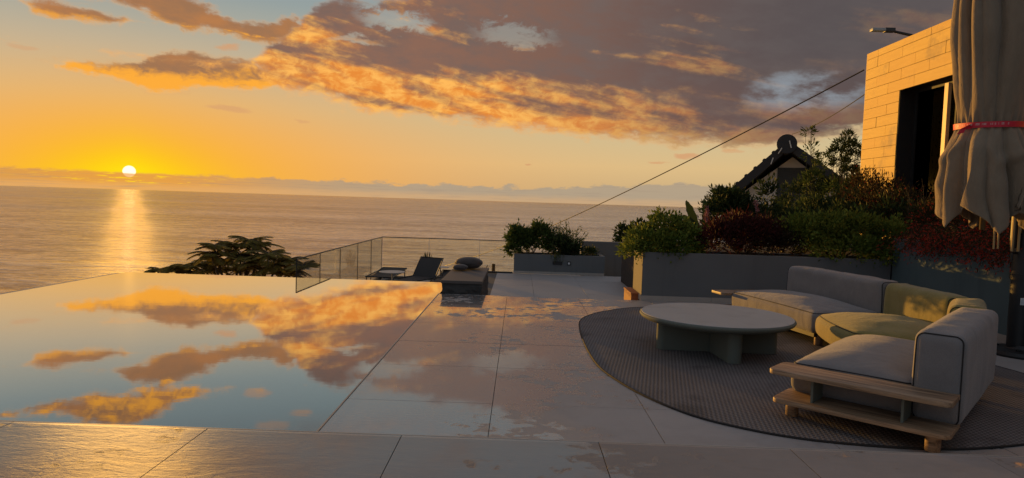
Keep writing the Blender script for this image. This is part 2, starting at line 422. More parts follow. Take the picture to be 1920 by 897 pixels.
m_glass('clear balustrade glass', (.965, .965, .90)); 
m_fabric('grey upholstery', (.15, .14, .14), (.21, .20, .198))
m_fabric('mustard upholstery', (.165, .135, .04), (.24, .20, .062))
m_fabric('dark cushion fabric', (.045, .038, .036), (.075, .064, .06))
m_render('grey planter render', (.11, .118, .122), (.15, .158, .162))
m_render('blue grey render', (.075, .11, .12), (.11, .15, .16))
m_render('pale concrete', (.30, .27, .24), (.42, .38, .34))
m_render('raw concrete', (.10, .095, .09), (.15, .14, .13))
m_render('house plaster', (.50, .47, .42), (.64, .61, .56), .4)
m_render('table top laminate', (.31, .31, .31), (.40, .40, .395), .25)
m_render('table base lacquer', (.10, .115, .10), (.13, .145, .125), .05)
simple('piping', (.012, .012, .013), .8)
simple('dark metal', (.02, .021, .022), .45, .4)
simple('black plastic', (.012, .013, .014), .5)
simple('steel', (.45, .44, .42), .35, .9)
simple('edge trim', (.36, .33, .29), .5)
simple('brass rod', (.34, .25, .13), .4, .8)
simple('grout', (.09, .085, .08), .9)
simple('pool plaster', (.10, .16, .17), .8)
simple('slate', (.04, .038, .036), .75, ns=14, bs=.6, bd=.01, bscale=30)
simple('bench slab', (.075, .062, .055), .6, ns=9, bs=.3, bd=.003, bscale=60)
simple('soil', (.035, .026, .02), .95, ns=20, bs=.8, bd=.03, bscale=20)
simple('hill', (.05, .052, .032), .95, ns=.35, bs=.8, bd=.3, bscale=2)
simple('roof tile', (.014, .014, .015), .7, ns=5, bs=.4, bd=.01, bscale=25)
simple('shutter paint', (.02, .026, .028), .6)
simple('mesh sling', (.03, .028, .027), .8, ns=60)
simple('table stone', (.42, .38, .34), .5)
simple('orange box', (.30, .085, .025), .8)
simple('corten', (.26, .08, .028), .8, ns=14)
simple('bark', (.06, .042, .03), .9, ns=10, bs=.8, bd=.02, bscale=30)
simple('twig', (.05, .04, .025), .9)
simple('ribbon red', (.60, .015, .04), .55)
simple('ribbon mark', (.75, .70, .68), .6)
simple('label white', (.62, .64, .66), .5)
simple('window frame', (.008, .008, .008), .7, 0)
simple('cable black', (.008, .008, .008), .6)
simple('lamp housing', (.20, .24, .28), .5, 0)
simple('dark interior', (.012, .013, .014), .8)
simple('curtain', (.045, .05, .052), .9, ns=3)
simple('pale frame', (.60, .34, .14), .5)
m_leaf('bright leaf', (.06, .10, .018), (.22, .26, .045), (.10, .15, .025))
m_leaf('mid leaf', (.035, .065, .016), (.11, .15, .035), (.06, .09, .022))
m_leaf('dark leaf', (.018, .034, .013), (.05, .075, .026))
m_leaf('red leaf', (.04, .014, .014), (.095, .026, .024), (.04, .03, .015))
m_leaf('russet leaf', (.028, .028, .010), (.07, .034, .014), (.02, .03, .010))
m_leaf('red flower', (.26, .022, .016), (.46, .06, .03))
m_leaf('pink flower', (.35, .14, .15), (.5, .26, .26))
m_leaf('tree frond', (.16, .13, .032), (.32, .25, .065), None, .5, .4)
m_leaf('banana leaf', (.02, .04, .015), (.035, .055, .02))

def m_dark_glass():
    m, t, b = mat('window glass dark'); t.nodes.remove(b)
    tr = t.nodes.new('ShaderNodeBsdfTransparent'); tr.inputs[0].default_value = (.45, .45, .45, 1)
    g = t.nodes.new('ShaderNodeBsdfGlossy'); g.inputs['Roughness'].default_value = .03; g.inputs['Color'].default_value = (.04, .04, .04, 1)
    fr = t.nodes.new('ShaderNodeFresnel'); fr.inputs[0].default_value = 1.45
    mx = t.nodes.new('ShaderNodeMixShader'); t.links.new(fr.outputs[0], mx.inputs[0])
    t.links.new(tr.outputs[0], mx.inputs[1]); t.links.new(g.outputs[0], mx.inputs[2])
    t.links.new(mx.outputs[0], t.nodes['Material Output'].inputs[0])
m_dark_glass()

# ------------------------------------------------------------ mesh helpers
class MB:
    def __init__(s): s.v, s.f = [], []
    def add(s, vs, fs):
        o = len(s.v); s.v += [tuple(v) for v in vs]; s.f += [tuple(i + o for i in f) for f in fs]; return s
    def box(s, x0, x1, y0, y1, z0, z1, M=None):
        vs = [Vector((x, y, z)) for x in (x0, x1) for y in (y0, y1) for z in (z0, z1)]
        if M: vs = [M @ v for v in vs]
        return s.add(vs, [(0, 1, 3, 2), (4, 6, 7, 5), (0, 4, 5, 1), (2, 3, 7, 6), (0, 2, 6, 4), (1, 5, 7, 3)])
    def tube(s, pts, r, n=6, cap=True, closed=False):
        pts = [Vector(p) for p in pts]; k = len(pts)
        rr = r if isinstance(r, (list, tuple)) else [r] * k
        vs = []; prev = None
        for i, p in enumerate(pts):
            a = pts[(i - 1) % k] if (i > 0 or closed) else p; b = pts[(i + 1) % k] if (i < k - 1 or closed) else p
            d = (b - a).normalized()
            if prev is None:
                u = d.orthogonal().normalized()
            else:
                u = (prev - d * prev.dot(d))
                u = u.normalized() if u.length > 1e-6 else d.orthogonal().normalized()
            prev = u; w = d.cross(u)
            for j in range(n):
                an = 2 * math.pi * j / n
                vs.append(p + (u * math.cos(an) + w * math.sin(an)) * rr[i])
        fs = []
        for i in range(k if closed else k - 1):
            i2 = (i + 1) % k
            for j in range(n):
                j2 = (j + 1) % n
                fs.append((i * n + j, i * n + j2, i2 * n + j2, i2 * n + j))
        if cap and not closed:
            fs.append(tuple(reversed(range(n)))); fs.append(tuple((k - 1) * n + j for j in range(n)))
        return s.add(vs, fs)
    def lathe(s, prof, cx=0, cy=0, n=48, sx=1, sy=1):
        vs = []; k = len(prof)
        for j in range(n):
            a = 2 * math.pi * j / n
            for r, z in prof: vs.append((cx + math.cos(a) * r * sx, cy + math.sin(a) * r * sy, z))
        fs = []
        for j in range(n):
            j2 = (j + 1) % n
            for i in range(k - 1): fs.append((j * k + i, j2 * k + i, j2 * k + i + 1, j * k + i + 1))
        fs.append(tuple(j * k for j in reversed(range(n)))); fs.append(tuple(j * k + k - 1 for j in range(n)))
        return s.add(vs, fs)
    def prism(s, poly, z0, z1):
        n = len(poly)
        vs = [(x, y, z0) for x, y in poly] + [(x, y, z1) for x, y in poly]
        return s.add(vs, [tuple(reversed(range(n))), tuple(range(n, 2 * n))] + [(i, (i + 1) % n, n + (i + 1) % n, n + i) for i in range(n)])
    def build(s, name, m, parent=None, smooth=False, bevel=0, seg=2):
        me = bpy.data.meshes.new(name); me.from_pydata(s.v, [], s.f); me.update()
        if bevel or True:
            bm = bmesh.new(); bm.from_mesh(me)
            bmesh.ops.recalc_face_normals(bm, faces=bm.faces)
            if bevel: bmesh.ops.bevel(bm, geom=bm.edges[:], offset=bevel, segments=seg, affect='EDGES', profile=.6)
            bm.to_mesh(me); bm.free()
        if smooth: me.polygons.foreach_set('use_smooth', [True] * len(me.polygons))
        return link(name, me, m, parent)
def link(name, me, m, parent=None):
    if m and not me.materials: me.materials.append(MATS[m] if isinstance(m, str) else m)
    o = bpy.data.objects.new(name, me); COL.objects.link(o)
    if parent: o.parent = parent
    return o
def tag(o, label=None, cat=None, group=None, kind=None):
    for k, v in (('label', label), ('category', cat), ('group', group), ('kind', kind)):
        if v: o[k] = v
    return o
def thing(name, label, cat, loc=(0, 0, 0), rz=0, group=None):
    o = bpy.data.objects.new(name, None); COL.objects.link(o); o.location = loc; o.rotation_euler = (0, 0, rz)
    o.empty_display_size = .2
    return tag(o, label, cat, group)
def struct(o): o['kind'] = 'structure'; return o
def auto(o, ang=40):
    me = o.data; me.polygons.foreach_set('use_smooth', [True] * len(me.polygons))
    me.set_sharp_from_angle(angle=R(ang)); return o

def rebase(root, loc):
    T = Matrix.Translation(-Vector(loc)); done = set()
    def go(o):
        for ch in o.children:
            if ch.data is not None and ch.data.name not in done:
                done.add(ch.data.name); ch.data.transform(T)
            go(ch)
    bpy.context.view_layer.update() if False else None
    for ch in [x for x in COL.objects if x.parent == root]:
        go_list = [ch]
        while go_list:
            q = go_list.pop()
            if q.type == 'MESH' and q.data.name not in done:
                done.add(q.data.name); q.data.transform(T)
            go_list += [x for x in COL.objects if x.parent == q]
    root.location = loc
    return root

# ------------------------------------------------------------ setting: sea, hillside, decks, pool
SEA = -60.0
me = bpy.data.meshes.new('sea'); S = 90000.0
me.from_pydata([(-S, -S, SEA), (S, -S, SEA), (S, S, SEA), (-S, S, SEA)], [], [(0, 1, 2, 3)])
struct(link('sea', me, 'open sea'))

def hill_z(x, y):
    r = x / max(y, 6.0)
    k = min(1, max(0, (r - .27) / .12)); k = k * k * (3 - 2 * k)
    left = -1.35 - max(0, y - 18.6) * .9 if x > -3.2 else -2.6 - max(0, y - 13) * .60
    if -5 < x <= -3.2:
        f = (x + 5) / 1.8; a = -2.6 - max(0, y - 13) * .60; b = -1.35 - max(0, y - 18.6) * .9; left = a + (b - a) * f
    if x < -7: left -= (-7 - x) * .8
    right = -.5 - max(0, y - 30) * .35 + min(8, max(0, x - 12) * .25)
    z = left * (1 - k) + right * k
    z += .25 * math.sin(x * .7 + y * .3) * math.cos(y * .5) * min(1, max(0, (y - 18) / 6))
    return max(z, SEA - 3)
xs = [-60 + 2 * i for i in range(25)] + [-12 + .8 * i for i in range(1, 41)] + [22 + 3 * i for i in range(20)]
xs = sorted(set(xs)); ys = [-30 + 3 * i for i in range(14)] + [10 + 1 * i for i in range(26)] + [38 + 4 * i for i in range(40)]
ys = sorted(set(ys))
vs = [(x, y, min(hill_z(x, y), -1.35 if (y < 18.6 and x < 3.2) else 99) - (2.2 if (y < 11 and x < 3) else 0)) for y in ys for x in xs]
nx = len(xs)
fs = [(j * nx + i, j * nx + i + 1, (j + 1) * nx + i + 1, (j + 1) * nx + i) for j in range(len(ys) - 1) for i in range(nx - 1)]
me = bpy.data.meshes.new('hillside'); me.from_pydata(vs, [], fs); struct(link('hillside', me, 'hill'))

def tiled(name, xs, ys, z, base, gap=.0045):
    """a slab with one object per paving tile"""
    d = struct(MB().box(*base).build(name, 'grout'))
    cache = {}
    for i in range(len(xs) - 1):
        for j in range(len(ys) - 1):
            w, h = xs[i + 1] - xs[i], ys[j + 1] - ys[j]
            key = (round(w, 3), round(h, 3))
            if key not in cache:
                b = MB().box(-w / 2 + gap / 2, w / 2 - gap / 2, -h / 2 + gap / 2, h / 2 - gap / 2, -.02, 0)
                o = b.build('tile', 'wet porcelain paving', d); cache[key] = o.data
            else:
                o = link('tile', cache[key], None, d)
            o.location = ((xs[i] + xs[i + 1]) / 2, (ys[j] + ys[j + 1]) / 2, z + rnd.uniform(-.0006, .0006))
            o.rotation_euler = (rnd.uniform(-.0008, .0008), rnd.uniform(-.0008, .0008), 0)
    return d
PX0, PX1, PY0, PY1 = -6.3, -1.115, 3.4, 10.7
tiled('deck', [-1.11, -.14, .87, 1.87, 2.87, 3.87, 4.87, 5.26], [3.402, 4.37, 5.33, 6.24, 7.19, 8.14, 9.44], 0, (-1.11, 5.27, 3.402, 9.43, -1.2, -.010))
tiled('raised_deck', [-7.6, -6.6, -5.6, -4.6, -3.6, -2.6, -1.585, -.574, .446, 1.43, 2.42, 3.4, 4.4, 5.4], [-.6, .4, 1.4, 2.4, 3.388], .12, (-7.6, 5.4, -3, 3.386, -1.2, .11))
tiled('lower_deck', [-.49, .31, 1.3, 2.3, 3.3], [9.45, 10.5, 11.5, 12.5, 13.55, 14.6, 15.78], -.36, (-1.10, 3.3, 9.44, 15.787, -1.3, -.37))
struct(MB().box(-1.09, 4.2, 15.79, 18.2, -1.32, -.861).build('lower_terrace_slab', 'pale concrete'))
struct(MB().box(-1.098, -.12, 15.735, 15.786, -.365, -.325).build('deck_edge_kerb', 'black plastic'))
tiled('pool_terrace', [-3.8, -2.9, -2.0, -1.1], [10.98, 12.4, 13.8, 15.2, 16.6, 18.1], -.85, (-3.85, -1.101, 10.97, 18.2, -1.35, -.861))
struct(MB().box(PX0 - .12, PX1 + .0, PY0 - .0, PY1 + .10, -1.7, -1.6).box(PX0 - .12, PX0, PY0, PY1 + .1, -3.5, -.014).box(PX0, PX1, PY1, PY1 + .1, -3.5, -.014)
       .box(PX0 - .5, PX0 - .12, PY0 - .5, PY1 + .5, -3.5, -.075).box(PX0 - .12, PX1 - .02, PY1 + .1, PY1 + .265, -3.5, -.062).build('pool_shell', 'pale concrete'))
struct(MB().box(PX0 - .136, PX0 - .121, PY0 - .5, PY1 + .09, -.074, -.012).build('overflow_kerb', 'grout'))
me = bpy.data.meshes.new('pool_water')
me.from_pydata([(PX0 - .118, PY0 + .0, -.008), (PX1, PY0, -.008), (PX1, PY1 + .098, -.008), (PX0 - .118, PY1 + .098, -.008)], [], [(0, 1, 2, 3)])
struct(link('pool_water', me, 'still pool water'))
struct(MB().box(PX1 - .006, PX1 + .0045, 3.402, 9.44, -.06, .004).build('pool_edge_trim', 'edge trim'))
struct(MB().box(-7.6, 5.4, 3.390, 3.400, -.2, .1205).build('deck_nosing', 'edge trim'))

# ------------------------------------------------------------ balustrades
def balustrade(label, segs, rails, channel, post=None, loc=(0, 0, 0)):
    t = thing('glass_balustrade', label, 'glass railing')
    for (a, b, z0, z1) in segs:
        a, b = Vector(a), Vector(b); d = (b - a).normalized(); n = Vector((-d.y, d.x)) * .006
        a2, b2 = a + d * .006, b - d * .006
        mb = MB().prism([(a2 + n)[:], (b2 + n)[:], (b2 - n)[:], (a2 - n)[:]], z0, z1)
        mb.build('glass_panel', 'clear balustrade glass', t)
        e = MB().prism([(b - d * .0035 + n)[:], (b + d * .0035 + n)[:], (b + d * .0035 - n)[:], (b - d * .0035 - n)[:]], z0, z1 - .002)
        e.build('joint_strip', 'dark metal' if abs(d.y) > .5 else 'steel', t)
    MB().tube(rails, .011, 6).build('top_rail', 'dark metal', t)
    for c in channel: MB().box(*c).build('base_channel', 'black plastic', t)
    if post: MB().tube(post, .009, 6).build('end_trim', 'dark metal', t)
    return rebase(t, loc)
yy = [11.03, 12.35, 13.75, 15.25, 16.65, 17.95]; GX = -3.69; GZ = .274
balustrade('frameless glass railing of five panes running from the pool edge out towards the sea',
           [((GX, yy[i]), (GX, yy[i + 1]), -.84, GZ - .007) for i in range(5)],
           [(GX, yy[0], GZ), (GX, yy[5], GZ)], [(GX - .03, GX + .03, 11.0, 17.95, -.85, -.78)],
           [(GX, 11.024, -.8), (GX, 11.024, GZ)], (GX, 11.03, -.85))
xx = [GX, -2.42, -1.05, .3]
balustrade('frameless glass railing facing the sea behind the loungers and the bench',
           [((xx[i] + (.02 if i == 0 else 0), 17.97), (xx[i + 1], 17.97), -.84, GZ - .009) for i in range(3)],
           [(GX, 17.97, GZ), (.3, 17.97, GZ)], [(GX + .04, .3, 17.94, 18.0, -.86, -.78)], None, (-1.5, 17.97, -.85))

# ------------------------------------------------------------ stone bench
def rough_block(x0, x1, y0, y1, z0, z1, n=(10, 26, 9), amp=.022, seed=1):
    bm = bmesh.new(); bmesh.ops.create_cube(bm, size=1)
    bmesh.ops.subdivide_edges(bm, edges=bm.edges[:], cuts=11, use_grid_fill=True)
    from mathutils import noise as N
    for v in bm.verts:
        c = v.co
        p = Vector(((c.x + .5) * (x1 - x0) + x0, (c.y + .5) * (y1 - y0) + y0, (c.z + .5) * (z1 - z0) + z0))
        k = 0 if c.z > .49 else 1
        d = Vector((c.x if abs(c.x) > .49 else 0, c.y if abs(c.y) > .49 else 0, 0))
        nn = N.noise(p * 7 + Vector((seed, 0, 0))) + .6 * N.noise(p * 17)
        p += d * nn * amp * 2.4 * k
        v.co = p
    me = bpy.data.meshes.new('stone_block'); bm.to_mesh(me); bm.free(); return me
t = thing('stone_bench', 'dark rough sided stone bench with a flat slab top at the pool corner', 'bench')
link('block', rough_block(-1.085, -.51, 9.50, 11.45, -.36, .145), 'slate', t)
MB().box(-1.095, -.50, 9.47, 11.48, .147, .19).build('slab', 'bench slab', t, bevel=.006)
rebase(t, (-.8, 10.45, -.36))

def blob(cx, cy, cz, rx, ry, rz, e=2.3, seam=True, n=28, rot=0):
    vs = []; fs = []; m = n // 2
    for i in range(m + 1):
        ph = math.pi * i / m - math.pi / 2
        for j in range(n):
            th = 2 * math.pi * j / n
            cp = abs(math.cos(ph)) ** (2 / e); sp = math.copysign(abs(math.sin(ph)) ** (2 / 2.1), math.sin(ph))
            ct = math.copysign(abs(math.cos(th)) ** (2 / e), math.cos(th)); st = math.copysign(abs(math.sin(th)) ** (2 / e), math.sin(th))
            w = 1 + .03 * math.sin(3 * th + i) + .02 * math.sin(5 * th)
            x, y = rx * cp * ct * w, ry * cp * st * w
            vs.append((cx + x * math.cos(rot) - y * math.sin(rot), cy + x * math.sin(rot) + y * math.cos(rot), cz + rz * sp))
    for i in range(m):
        for j in range(n):
            fs.append((i * n + j, i * n + (j + 1) % n, (i + 1) * n + (j + 1) % n, (i + 1) * n + j))
    return MB().add(vs, fs)
def round_cushion(label, cx, cy, cz, rx, ry, rz, rot):
    t = thing('cushion', label, 'cushion', (0, 0, 0), 0, 'round cushions on the stone bench')
    blob(cx, cy, cz, rx, ry, rz, rot=rot).build('cover', 'dark cushion fabric', t, smooth=True)
    pts = [(cx + rx * 1.01 * math.cos(a) * math.cos(rot) - ry * 1.01 * math.sin(a) * math.sin(rot), cy + rx * 1.01 * math.cos(a) * math.sin(rot) + ry * 1.01 * math.sin(a) * math.cos(rot), cz) for a in [2 * math.pi * k / 24 for k in range(24)]]
    MB().tube(pts, .004, 5, closed=True).build('piping', 'piping', t)
    rebase(t, (cx, cy, .19))
round_cushion('large dark oval cushion propped at the sea end of the stone bench', -.83, 11.16, .292, .235, .20, .10, .1)
round_cushion('small dark round cushion lying in front of the large one on the bench', -.945, 10.86, .243, .125, .13, .052, 0)

# ------------------------------------------------------------ loungers and tables on the lower terrace
def lounger(label, hx, hy, axis, back_deg, group='sling loungers on the lower terrace'):
    z0 = -.85
    t = thing('sun_lounger', label, 'lounger', (hx, hy, z0), math.atan2(axis[1], axis[0]), group)
    L, W, Hh = 1.25, .64, .31
    b = R(back_deg); bl = .56
    bx, bz = -math.cos(b) * bl, math.sin(b) * bl
    mb = MB()
    n = 10; vs = []; 
    for i in range(n + 1):
        s = i / n; x = s * L; sag = -.02 * math.sin(math.pi * s)
        for y in (-W / 2 + .02, W / 2 - .02): vs.append((x, y, Hh + sag)); vs.append((x, y, Hh + sag - .006))
    fs = []
    for i in range(n):
        a = i * 4; fs += [(a, a + 2, a + 6, a + 4), (a + 1, a + 5, a + 7, a + 3)]
    MB().add(vs, fs).build('seat_sling', 'mesh sling', t)
    vs = []; fs = []
    for i in range(n + 1):
        s = i / n; sag = .03 * math.sin(math.pi * s)
        x = bx * s - math.sin(b) * sag * -1; z = Hh + bz * s - math.cos(b) * sag * 0
        for y in (-W / 2 + .02, W / 2 - .02): vs.append((x, y, z)); vs.append((x - .006, y, z - .003))
    for i in range(n):
        a = i * 4; fs += [(a, a + 2, a + 6, a + 4), (a + 1, a + 5, a + 7, a + 3)]
    MB().add(vs, fs).build('backrest_sling', 'mesh sling', t)
    fr = MB()
    for y in (-W / 2, W / 2):
        fr.tube([(L, y, Hh), (0, y, Hh), (-.35, y, Hh - .02)], .014, 6)
    fr.tube([(L, -W / 2, Hh), (L, W / 2, Hh)], .014, 6).tube([(-.35, -W / 2, Hh - .02), (-.35, W / 2, Hh - .02)], .014, 6)
    fr.build('frame', 'dark metal', t)
    MB().tube([(0, -W / 2, Hh), (bx, -W / 2, Hh + bz), (bx, W / 2, Hh + bz), (0, W / 2, Hh)], .014, 6).build('backrest_frame', 'dark metal', t)
    if bz > .15:
        for y in (-W / 2, W / 2): MB().tube([(bx * .55, y, Hh + bz * .55), (-.33, y, Hh)], .008, 5).build('strut', 'dark metal', t)
    for x, y in ((L - .1, -W / 2), (L - .1, W / 2), (-.25, -W / 2), (-.25, W / 2)):
        MB().tube([(x, y, Hh), (x + (.05 if x > 0 else -.05), y, 0)], .013, 6).build('leg', 'dark metal', t)
    return t
lounger('dark sling lounger with its backrest raised, left of the stone bench', -2.26, 16.0, (-.42, -.91), 52)
lounger('dark sling lounger lying flat in the corner of the glass railing', -3.25, 16.9, (-.02, -1), 4)
lounger('dark lounger half hidden behind the stone bench', -1.62, 16.4, (-.05, -1), 8)
def side_table(label, x, y, r, h, m):
    t = thing('side_table', label, 'side table', (x, y, -.85), 0, 'small side tables by the loungers')
    MB().lathe([(0.001, h - .012), (r - .01, h - .012), (r, h - .006), (r, h), (r - .004, h + .003), (.001, h + .003)], n=32).build('table_top', m, t, smooth=False)
    MB().tube([(0, 0, .012), (0, 0, h - .012)], .014, 8).build('stem', m, t)
    MB().lathe([(.001, 0), (r * .6, 0), (r * .6, .008), (.001, .012)], n=24).build('foot', m, t)
side_table('small round side table left of the raised lounger', -2.84, 15.0, .29, .52, 'table stone')
side_table('small pale side table between the raised lounger and the bench', -1.98, 16.9, .24, .47, 'table stone')

# ------------------------------------------------------------ planters and walls
def planter(label, x0, x1, y0, y1, z0, z1, soil, m, wall=.1, endm=None, name='planter_box', skirt=True, loc=None):
    t = thing(name, label, 'planter')
    MB().box(x0, x1, y0, y0 + wall, z0, z1).build('front_wall', m, t, bevel=.006)
    MB().box(x0, x1, y1 - wall, y1, z0, z1).build('back_wall', m, t)
    MB().box(x0 + .001, x0 + wall, y0 + wall, y1 - wall, z0, z1 - .001).build('side_wall', m, t)
    MB().box(x1 - wall, x1 - .001, y0 + wall, y1 - wall, z0, z1 - .001).build('side_wall', m, t)
    if endm: MB().box(x0 - .006, x0 - .0005, y0 + .003, y1 - .003, z0, z1 - .004).build('end_facing', endm, t)
    nx_, ny_ = max(4, int((x1 - x0) * 6)), max(3, int((y1 - y0) * 6)); vs = []; fs = []
    for j in range(ny_ + 1):
        for i in range(nx_ + 1):
            vs.append((x0 + wall + (x1 - x0 - 2 * wall) * i / nx_, y0 + wall + (y1 - y0 - 2 * wall) * j / ny_, soil + rnd.uniform(-.02, .02)))
    for j in range(ny_):
        for i in range(nx_): a = j * (nx_ + 1) + i; fs.append((a, a + 1, a + nx_ + 2, a + nx_ + 1))
    s = MB().add(vs, fs).build('soil', 'soil', t)
    return t
t = planter('long dark grey planter wall with a sunlit concrete end behind the sofa', 1.77, 5.26, 9.43, 10.15, -.36, .69, .62, 'grey planter render', .12, 'raw concrete')
x = 1.755
for w in (1.0, 1.0, 1.0, .5):
    MB().box(x, min(x + w - .004, 5.255), 9.418, 9.4295, .001, .072).build('skirting_tile', 'pale concrete', t); x += w
MB().box(1.752, 1.763, 9.432, 9.60, .001, .078).build('skirting_tile', 'pale concrete', t)
rebase(t, (3.5, 9.8, -.36))
t = planter('low grey planter at the sea edge of the lower terrace with green bushes', -.10, 2.06, 15.8, 16.45, -.36, .105, .06, 'grey planter render', .1)
x = -.105
for w in (.9, .9, .36):
    MB().box(x, x + w - .004, 15.788, 15.7995, -.358, -.30).build('skirting_tile', 'pale concrete', t); x += w
MB().box(.82, 1.05, 15.785, 15.7995, -.125, -.045).build('vent_slot', 'black plastic', t)
sp_ = MB().box(1.165, 1.25, 15.785, 15.7995, -.13, -.04).build('socket_plate', 'black plastic', t)
MB().box(1.185, 1.23, 15.780, 15.7845, -.108, -.062).build('socket_face', 'label white', sp_)
rebase(t, (.98, 16.1, -.36))
t = tag(MB().box(1.6, 4.2, 17.0, 17.2, -.9, .385).build('garden_wall', 'grey planter render', bevel=.008), 'plain grey garden wall closing the lower terrace behind the low planter', 'wall')
t = thing('retaining_wall', 'blue grey rendered garden wall behind the sofa under hanging red flowers', 'wall')
MB().box(5.27, 5.45, 4.6, 9.425, -.2, 1.0).build('wall_face', 'blue grey render', t, bevel=.01)
y = 9.40
while y > 5: MB().box(5.256, 5.2685, y - 1.0 + .004, y, .001, .075).build('skirting_tile', 'pale concrete', t); y -= 1.0
rebase(t, (5.35, 7, -.2))
struct(MB().box(2.3, 7.35, 10.16, 14.8, -1.5, .58).box(5.46, 7.35, 3.0, 10.15, -1.5, .93).build('garden_bed', 'soil'))
t = thing('step_box', 'low rusty orange box tucked beside the planter end on the lower terrace', 'box')
MB().box(1.65, 1.755, 9.60, 10.25, -.36, .055).build('box_body', 'corten', t, bevel=.004)
MB().box(1.643, 1.760, 9.592, 10.26, .056, .08).build('lid', 'orange box', t, bevel=.004)
rebase(t, (1.69, 9.9, -.36))

# ------------------------------------------------------------ house on the right
HX = 7.2
t = thing('stone_clad_house', 'sunlit house clad in golden stone blocks with a dark recessed window', 'house')
WY0, WY1, WZ0, WZ1 = 9.3, 13.0, 1.25, 3.73
core = MB()
core.box(HX + .035, 14, 13.0, 14.28, -1, 4.63).box(HX + .035, 14, -6, 9.3, -1, 4.63).box(HX + .035, 14, 9.3, 13.0, 3.73, 4.63).box(HX + .035, 14, 9.3, 13.0, -1, 1.25).box(HX + .9, 14, 9.3, 13.0, 1.25, 3.73)
core.build('wall', 'grout', t)
zt = 4.66; row = 0
spans = [(14.3, 13.0), (9.3, 5.2)]
def blocks(z0, z1, ya, yb, off):
    y = ya
    first = True
    yc = 14.3 - off
    cuts = [ya]
    q = 14.3 - off
    while q > yb:
        if q < ya - .12 and q > yb + .12: cuts.append(q)
        q -= .88
    cuts.append(yb)
    for a, b in zip(cuts[:-1], cuts[1:]):
        d = rnd.uniform(0, .006)
        MB().box(HX - d, HX + .0345, b + .0035, a - .0035, z0 + .0035, z1 - .0035).build('stone_block', 'travertine cladding', t)
blocks(4.53, 4.67, 14.3, 5.2, .44)
z = 4.53; k = 0
while z > 1.0:
    z0 = z - .207
    if z0 >= WZ1 - .05: blocks(z0, z, 14.3, 5.2, .88 if k % 2 else .44)
    else:
        blocks(z0, z, 14.3, 13.0, .88 if k % 2 else .52)
        blocks(z0, z, 9.3, 5.2, .88 if k % 2 else .44)
    z = z0; k += 1
MB().box(HX + .0, 14, 14.282, 14.31, -1, 4.66).build('end_wall', 'house plaster', t)
w = MB().box(HX + .30, HX + .36, 12.92, 13.0, WZ0, WZ1).box(HX + .30, HX + .36, WY0, WY0 + .08, WZ0, WZ1).box(HX + .30, HX + .36, WY0 + .08, 12.92, WZ1 - .08, WZ1).box(HX + .30, HX + .36, WY0 + .08, 12.92, WZ0, WZ0 + .08)
w = w.build('window', 'window frame', t)
MB().box(HX + .325, HX + .335, 11.78, 12.92, WZ0 + .08, WZ1 - .08).build('pane', 'window glass dark', w)
MB().box(HX + .06, HX + .12, 11.62, 11.72, WZ0, WZ1 - .12).build('sliding_frame', 'pale frame', w)
MB().box(HX + .20, HX + .29, 11.30, 11.62, WZ0, WZ1 - .05).build('sliding_stile', 'window frame', w)
MB().box(HX + .16, HX + .2, WY0 + .02, 11.16, WZ0, WZ1 - .75).build('blind', 'pale frame', w)
MB().box(HX + .006, HX + .30, 12.985, 12.9985, WZ0, WZ1 - .001).box(HX + .006, HX + .30, WY0 + .002, 12.984, WZ1 - .016, WZ1 - .002).build('reveal', 'window frame', w)
cu = MB(); n = 60
vs = []; fs = []
for i in range(n + 1):
    y = 11.8 + (12.9 - 11.8) * i / n; x = HX + .5 + .03 * math.sin(i * 1.05) + .012 * math.sin(i * 2.3)
    vs += [(x, y, WZ0 + .02), (x, y, WZ1 - .1)]
for i in range(n): fs.append((2 * i, 2 * i + 2, 2 * i + 3, 2 * i + 1))
MB().add(vs, fs).build('curtain', 'curtain', w, smooth=True)
rebase(t, (HX + 3, 9, -1))

# street lamp behind the house
t = thing('street_lamp', 'grey street lamp head reaching out over the stone house roof', 'street lamp')
MB().tube([(10.6, 16.2, -1), (10.6, 16.2, 4.9), (10.4, 16.18, 5.3), (9.4, 16.1, 5.5), (8.62, 16.03, 5.62)], [.07, .06, .05, .035, .03], 8).build('pole', 'dark metal', t, smooth=True)
MB().box(8.42, 8.66, 15.95, 16.09, 5.585, 5.685).build('driver_housing', 'black plastic', t, bevel=.02)
MB().box(8.12, 8.43, 15.94, 16.10, 5.60, 5.67).build('lamp_head', 'lamp housing', t, bevel=.018)
rebase(t, (10.6, 16.2, -1))

